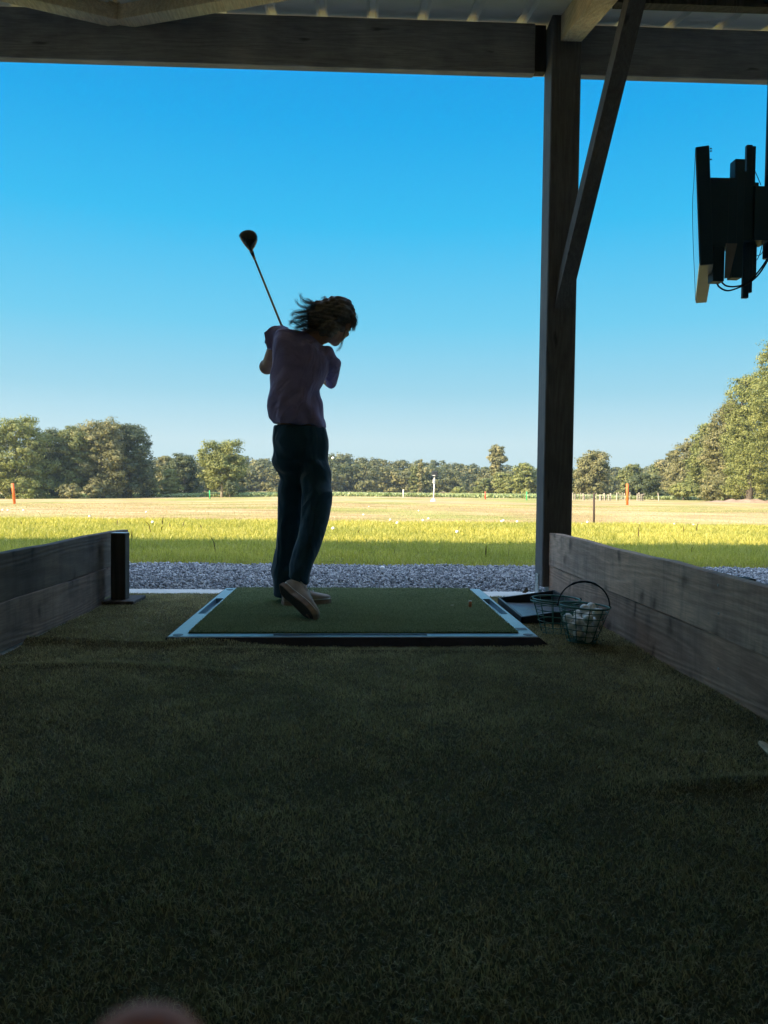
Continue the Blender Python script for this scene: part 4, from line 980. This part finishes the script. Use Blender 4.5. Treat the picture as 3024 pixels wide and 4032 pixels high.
stake_fence([2429, 2436, 2444, 2452, 2460, 2482], 108, 32, 'row of taller pale stakes left of the orange marker post')
stake_fence([2511, 2517, 2524, 2531, 2538], 108, 30, 'small pen of stakes and rails right of the orange marker post')
b = U(2594, 1971, y=100); z0 = float(gz(b[0], 100)); o = thing('tree_stump', (b[0], 100, z0), 'single pale leaning dead trunk before the right hand trees', 'dead tree')
MB().tube([(b[0], 100, z0-.1), (b[0]-.03, 100, z0+.5), (b[0]-.15, 100, z0+1.15)], [.10, .09, .05], 8).build('trunk', M['pale_wood'], o)
# sandy bank at right
n1 = 24; vs = []; cxm = U(2960, 1966, y=88)[0]
for j in range(9):
    for i in range(n1):
        u = i/(n1-1)*2-1; v = j/8*2-1; x = cxm+u*6+.5; y = 89+v*2
        vs.append((x, y, float(gz(x, y))-.02+.42*max(0, 1-abs(u)**1.6)*max(0, 1-v*v)*(1+.3*math.sin(i*2.1)+.15*math.sin(i*5+j))))
tag(link('sand_bank', from_arrays('sand_bank', vs, [(j*n1+i, j*n1+i+1, (j+1)*n1+i+1, (j+1)*n1+i) for j in range(8) for i in range(n1-1)], smooth=True), M['soil']), 'low sandy bank at the foot of the right hand trees', kind='structure')

# ------------------------------------------------------------------ trees
def leaves(C, Rr, dens, leaf, g, up_bias=.25, clump=.45, per=26):
    """C blob centres, Rr (n,3) radii; returns leaf quads grouped in boughs over the blobs"""
    area = (Rr[:, 0]*Rr[:, 2]); k = np.maximum(5, (dens*area/area.sum()).astype(int))
    idx = np.repeat(np.arange(len(C)), k); n = len(idx)
    d = g.normal(0, 1, (n, 3)); d[:, 2] += up_bias; d /= np.linalg.norm(d, axis=1)[:, None]
    rr = (.55+.62*g.random(n)**1.3)[:, None]; cc = C[idx]+d*Rr[idx]*rr
    m = per; N = n*m; cs = np.repeat(clump*g.uniform(.55, 1.35, n), m)[:, None]
    base = np.repeat(cc, m, 0); dd = np.repeat(d, m, 0)
    off = g.normal(0, 1, (N, 3)); off /= (np.linalg.norm(off, axis=1)[:, None]+1e-9); off *= (.35+.8*g.random(N)[:, None])
    P = base+off*cs*np.array([1.15, 1.15, .62])
    nr = dd*.35+off*.9+np.array([0, 0, .25])+g.normal(0, .25, (N, 3)); nr /= np.linalg.norm(nr, axis=1)[:, None]
    a = np.cross(nr, g.normal(0, 1, (N, 3))); a /= np.linalg.norm(a, axis=1)[:, None]; b = np.cross(nr, a)
    s_ = (leaf*(.6+.8*g.random(N)))[:, None]
    V = np.stack([P-a*s_, P-b*s_*.6, P+a*s_, P+b*s_*.6], 1).reshape(-1, 3)
    tint = np.clip(np.repeat(g.normal(.5, .16, n), m)+g.normal(0, .08, N), 0, 1)
    return V, np.repeat(tint, 4)
def tree(px, top, wpx, y, style, leafk, label, cat='tree', group=None, seed=0, dens=None, name='broadleaf_tree', basey=None, bark='bark', skirt=.1, leafs=None):
    g = np.random.default_rng(seed+100)
    b = U(px, 1962, y=y); t = U(px, top, y=y); x0 = b[0]; z0 = float(gz(x0, y))-.05; Hh = t[2]-z0; W = wpx*y/F
    o = thing(name, (x0, y, z0), label, cat, group)
    C = []; Q = []
    if style == 'poplar':
        for k in range(9):
            u = k/8.; C.append((g.uniform(-.1, .1)*W, g.uniform(-.1, .1)*W, Hh*(.1+.82*u))); r = W*.5*(.55+.45*math.sin(math.pi*min(1, u+.18))); Q.append((r*.8, r*.8, Hh*.10))
    elif style == 'bush':
        for k in range(8):
            a = g.uniform(0, 6.28); r = g.uniform(0, .30)*W; u = g.uniform(.25, .62); C.append((r*math.cos(a), r*math.sin(a)*.7, Hh*u)); Q.append((W*.24, W*.24, Hh*.28))
    elif style == 'tall':
        for k in range(11):
            a = g.uniform(0, 6.28); u = .42+.5*k/10; r = g.uniform(.05, .28)*W; C.append((r*math.cos(a), r*math.sin(a), Hh*u)); Q.append((W*g.uniform(.18, .28), W*.22, Hh*.075))
        for k in range(5): a = g.uniform(0, 6.28); C.append((.2*W*math.cos(a), .2*W*math.sin(a), Hh*g.uniform(.08, .35))); Q.append((W*.3, W*.3, Hh*.1))
    else:
        nb = 22 if style == 'full' else 15
        for k in range(nb):
            u = (k+.5)/nb; zc = skirt+(1-skirt)*u
            if style == 'full': env = math.sqrt(max(.02, 1-((zc-.35)/.66)**2))
            elif style == 'round': env = math.sqrt(max(.02, 1-((zc-(.5+skirt*.4))/(.55-skirt*.35))**2))
            else: env = max(.12, min(1., (zc-skirt)*4+.3)*(1-zc)**.55*1.25)
            a = k*2.4+g.uniform(-.5, .5); r = env*.36*W*g.uniform(.55, 1.0)
            rad = W*g.uniform(.11, .21)*(.55+.55*env); C.append((r*math.cos(a), r*math.sin(a)*.8, Hh*min(zc, .93))); Q.append((rad, rad*.9, min(rad*.85, Hh*.14)))
        C.append((g.uniform(-.06, .06)*W, 0, Hh*.93)); Q.append((W*.10, W*.10, Hh*.065))
        C.append((0, 0, Hh*(.5+skirt*.4))); Q.append((W*.28, W*.28, Hh*.3))
    C = np.array(C); Q = np.array(Q)
    lf = leafs or max(.10, y*.0012); dens = dens or int(np.clip(W*Hh*6, 60, 800))
    V, tn = leaves(C, Q, dens, lf, g, clump=min(.72, W*.07+.18), per=54)
    link('crown', from_arrays('crown', V, np.arange(len(V)).reshape(-1, 4), tn), LEAF[leafk], o)
    tk = MB(); th_ = Hh*.62; r0_ = max(.09, Hh*.022)
    tk.tube([(x0, y, z0-.2), (x0+.03*W*.2, y, z0+th_*.3), (x0-.02*W*.3, y, z0+th_*.65), (x0+.02*W, y, z0+th_)], [r0_*1.3, r0_, r0_*.7, r0_*.25], 10)
    for k in range(7):
        j = int(g.integers(0, len(C))); e = np.array([x0, y, z0])+C[j]; s_ = np.array([x0, y, z0+th_*(.3+.5*g.random())])
        if e[2] < s_[2]: s_[2] = max(z0+.2*Hh, e[2]-.1*Hh)
        md = (s_+e)/2+np.array([0, 0, .04*Hh]); tk.tube([s_, md, e], [r0_*.42, r0_*.28, r0_*.10], 6)
    tk.build('trunk', M[bark], o, True); return o
LG = 'broad trees of the left group'; RG = 'trees of the right hand row'
tree(62, 1652, 330, 108, 'full', 'yellow', 'sunlit yellow green tree at the left edge, widest of the left group', group=LG, seed=1, skirt=.02)
tree(205, 1690, 190, 114, 'full', 'dark', 'dark tree just right of the sunlit yellow green one', group=LG, seed=2, skirt=.06)
tree(300, 1678, 200, 112, 'full', 'mid', 'bushy mid green tree with a narrow pointed top in the left group', group=LG, seed=3, skirt=.14)
tree(405, 1658, 260, 113, 'full', 'olive', 'tallest dense olive green tree of the left group', group=LG, seed=4, skirt=.06)
tree(512, 1675, 230, 116, 'full', 'dark', 'dark rounded tree closing the left group on the right', group=LG, seed=5, skirt=.03)
tree(275, 1880, 90, 106, 'bush', 'olive', 'small shrub with pale stems under the left group', 'shrub', seed=6, name='shrub', bark='bark_pale')
tree(370, 1888, 80, 109, 'bush', 'olive', 'low olive shrub under the tallest left tree', 'shrub', seed=36, name='shrub')
tree(588, 1862, 95, 130, 'bush', 'yellow', 'light green shrub between the left group and the next trees', 'shrub', seed=7, name='shrub')
tree(668, 1850, 85, 120, 'full', 'yellow', 'narrow yellowish young tree in front of the dark one', seed=8, skirt=.02)
tree(725, 1797, 170, 126, 'full', 'dark', 'broad dark tree between the left group and the pale trunked tree', seed=9, skirt=.05)
tree(655, 1800, 110, 135, 'full', 'olive', 'olive tree behind the narrow yellowish young tree', seed=39, skirt=.05)
tree(873, 1744, 190, 118, 'round', 'yellow', 'spreading tree with a visible pale trunk left of the golfer', seed=10, bark='bark_pale', skirt=.16)
tree(925, 1790, 110, 126, 'full', 'olive', 'olive tree leaning behind the pale trunked tree', seed=11, skirt=.1)
tree(905, 1880, 60, 116, 'bush', 'dark', 'dark bush at the foot of the pale trunked tree', 'shrub', seed=12, name='shrub')
tree(1655, 1812, 34, 175, 'poplar', 'olive', 'taller of two narrow poplars before the far wood', group='narrow poplars', seed=13, name='poplar')
tree(1628, 1838, 36, 172, 'poplar', 'mid', 'shorter narrow poplar left of the taller one', group='narrow poplars', seed=14, name='poplar')
tree(1958, 1752, 92, 165, 'tall', 'olive', 'tall thin tree rising above the far wood', seed=15)
tree(1802, 1908, 60, 150, 'bush', 'yellow', 'round pale yellow bush below the far wood', 'shrub', seed=16, name='shrub')
tree(2062, 1826, 120, 155, 'full', 'yellow', 'light green round tree just left of the tall shelter post', seed=17, skirt=.05)
tree(1985, 1868, 110, 158, 'full', 'yellow', 'low light green tree at the foot of the tall thin tree', seed=18, skirt=.03)
tree(1905, 1890, 90, 160, 'full', 'mid', 'small mid green tree left of the tall thin tree', seed=19, skirt=.03)
tree(2335, 1785, 185, 140, 'full', 'olive', 'large olive tree directly right of the tall shelter post', seed=20, skirt=.12)
tree(2225, 1850, 120, 150, 'full', 'dark', 'dark tree half hidden by the tall shelter post', seed=40, skirt=.05)
tree(2492, 1832, 130, 150, 'full', 'mid', 'mid green tree behind the dark round tree on the right', seed=21, skirt=.08)
tree(2525, 1872, 165, 122, 'round', 'dark', 'dark round tree behind the orange marker post on the right', seed=22, skirt=.16)
tree(2590, 1828, 120, 190, 'full', 'mid', 'farthest and lowest tree of the right hand row', group=RG, seed=23, skirt=.03)
tree(2650, 1798, 150, 165, 'full', 'olive', 'second farthest tree of the right hand row', group=RG, seed=24, skirt=.03)
tree(2715, 1738, 185, 142, 'full', 'olive', 'third farthest tree of the right hand row, olive green', group=RG, seed=25, skirt=.02)
tree(2785, 1668, 215, 124, 'full', 'yellow', 'middle tree of the right hand row, yellow green to the ground', group=RG, seed=26, skirt=.02)
tree(2862, 1585, 250, 110, 'full', 'olive', 'large tree third from the right edge in the right hand row', group=RG, seed=27, skirt=.02)
tree(2950, 1470, 290, 99, 'full', 'yellow', 'very large sunlit tree second from the right edge', group=RG, seed=28, skirt=.06)
tree(3055, 1318, 350, 90, 'full', 'yellow', 'largest tree of the row, cut by the right edge', group=RG, seed=29, skirt=.12)
tree(3230, 1230, 340, 82, 'full', 'mid', 'nearest tree of the right hand row, beyond the picture edge', group=RG, seed=30, skirt=.1)
for k, (px_, tp_, w_, y_, lk, lb) in enumerate(((2690, 1880, 120, 118, 'yellow', 'low yellow green bush at the foot of the right hand row'), (2800, 1868, 150, 104, 'olive', 'wide olive bush below the middle of the right hand row'), (2600, 1915, 90, 130, 'dark', 'small dark bush beside the pale dead trunk'))):
    tree(px_, tp_, w_, y_, 'bush', lk, lb, 'shrub', seed=50+k, name='shrub')

# far wood: one mass
top_px = [(-900, 1790), (-300, 1800), (0, 1800), (560, 1803), (700, 1806), (860, 1800), (1000, 1790), (1080, 1803), (1200, 1785), (1300, 1776), (1400, 1788), (1450, 1800), (1560, 1806), (1650, 1810), (1750, 1818), (1850, 1822), (1950, 1832), (2100, 1842), (2250, 1828), (2400, 1835), (2600, 1832), (3000, 1830), (4200, 1820)]
C = []; Q = []; g = np.random.default_rng(3)
for rowi, (yy_, dz, zf) in enumerate(((200, 34, 1.), (215, 18, 1.), (232, 6, 1.), (246, -2, 1.))):
    px_ = -900
    while px_ < 4200:
        tp = np.interp(px_, [p[0] for p in top_px], [p[1] for p in top_px])+dz+g.uniform(-3, 8)+6*math.sin(px_*.021+rowi*2)
        W = g.uniform(5, 10); t = U(px_, tp, y=yy_); z0 = float(gz(t[0], yy_)); Hh = t[2]-z0
        for k in range(6):
            u = (k+.5)/6; C.append((t[0]+g.uniform(-.2, .2)*W, yy_+g.uniform(-2, 2), z0+Hh*(.06+.86*u))); r = W*.42*math.sqrt(max(.15, 1-((u-.4)/.72)**2)); Q.append((r, r, Hh*.12))
        px_ += W*.50*F/yy_
V, tn = leaves(np.array(C), np.array(Q), 17000, .34, g, clump=1.15, per=34)
tag(link('far_wood', from_arrays('far_wood', V, np.arange(len(V)).reshape(-1, 4), tn), LEAF['wood']), 'far wood closing the field along the whole horizon', 'woodland', kind='stuff')

# ------------------------------------------------------------------ air
hz_ = MB().box((-420, -30, -9), (420, 330, 34)).mesh('haze'); m, nt, out = newmat('haze'); pv = nt.nodes.new('ShaderNodeVolumePrincipled'); pv.inputs['Color'].default_value = (.70, .86, 1, 1); pv.inputs['Density'].default_value = .00028; pv.inputs['Anisotropy'].default_value = .2
nt.links.new(pv.outputs[0], out.inputs['Volume']); tag(link('haze', hz_, m), 'thin summer haze over the field', 'haze', kind='stuff')
# ------------------------------------------------------------------ light
EL, AZ = R(27), R(58)
w = bpy.data.worlds.new('World'); scene.world = w; w.use_nodes = True; nt = w.node_tree; nt.nodes.clear()
sky = nt.nodes.new('ShaderNodeTexSky'); sky.sky_type = 'NISHITA'; sky.sun_disc = False; sky.sun_elevation = EL; sky.sun_rotation = R(180)+AZ
sky.air_density = 1.0; sky.dust_density = .6; sky.ozone_density = 2.0
EXPO = 1.45
geo = nt.nodes.new('ShaderNodeTexCoord'); sx = nt.nodes.new('ShaderNodeSeparateXYZ'); nt.links.new(geo.outputs['Generated'], sx.inputs[0])
kk = 1/2**EXPO
# deep clear blue opposite the sun, paling to the horizon; a brighter band is added overhead, out of view, to fill the bay
stops = [(-.02, (.58, .76, .80)), (.055, (.58, .775, .83)), (.118, (.33, .66, .81)), (.20, (.15, .60, .86)), (.316, (.028, .50, .88)), (.42, (.002, .39, .85)), (.53, (0., .30, .80)), (.65, (1.0, 1.6, 2.5)), (.85, (1.9, 2.3, 3.1)), (1., (1.9, 2.3, 3.1))]
rs = ramp(nt, [((p+.02)/1.02, c) for p, c in stops], None)
mz = nd(nt, 'ShaderNodeMapRange', i_1=-.02, i_2=1.); nt.links.new(sx.outputs[2], mz.inputs[0]); nt.links.new(mz.outputs[0], rs.inputs[0])
b1_ = nd(nt, 'ShaderNodeBackground', i_Strength=kk); nt.links.new(rs.outputs[0], b1_.inputs[0])
b2_ = nd(nt, 'ShaderNodeBackground', i_Strength=.0005); nt.links.new(sky.outputs[0], b2_.inputs[0])
bg = nt.nodes.new('ShaderNodeAddShader'); nt.links.new(b1_.outputs[0], bg.inputs[0]); nt.links.new(b2_.outputs[0], bg.inputs[1])
wo = nt.nodes.new('ShaderNodeOutputWorld'); nt.links.new(bg.outputs[0], wo.inputs[0])
sun = bpy.data.lights.new('sun', 'SUN'); sun.energy = 5.; sun.angle = R(.5); sun.color = (1., .84, .62)
so = bpy.data.objects.new('sun', sun); COL.objects.link(so); so.location = (-10, -10, 20)
so.rotation_euler = Vector((math.sin(AZ)*math.cos(EL), math.cos(AZ)*math.cos(EL), -math.sin(EL))).to_track_quat('-Z', 'Y').to_euler()
vs_ = scene.view_settings; vs_.view_transform = 'Standard'; vs_.look = 'None'; vs_.gamma = 1; vs_.use_curve_mapping = False; vs_.exposure = EXPO
scene.display_settings.display_device = 'sRGB'
scene.cycles.max_bounces = 8; scene.cycles.diffuse_bounces = 5; scene.cycles.transmission_bounces = 4; scene.cycles.use_denoising = True
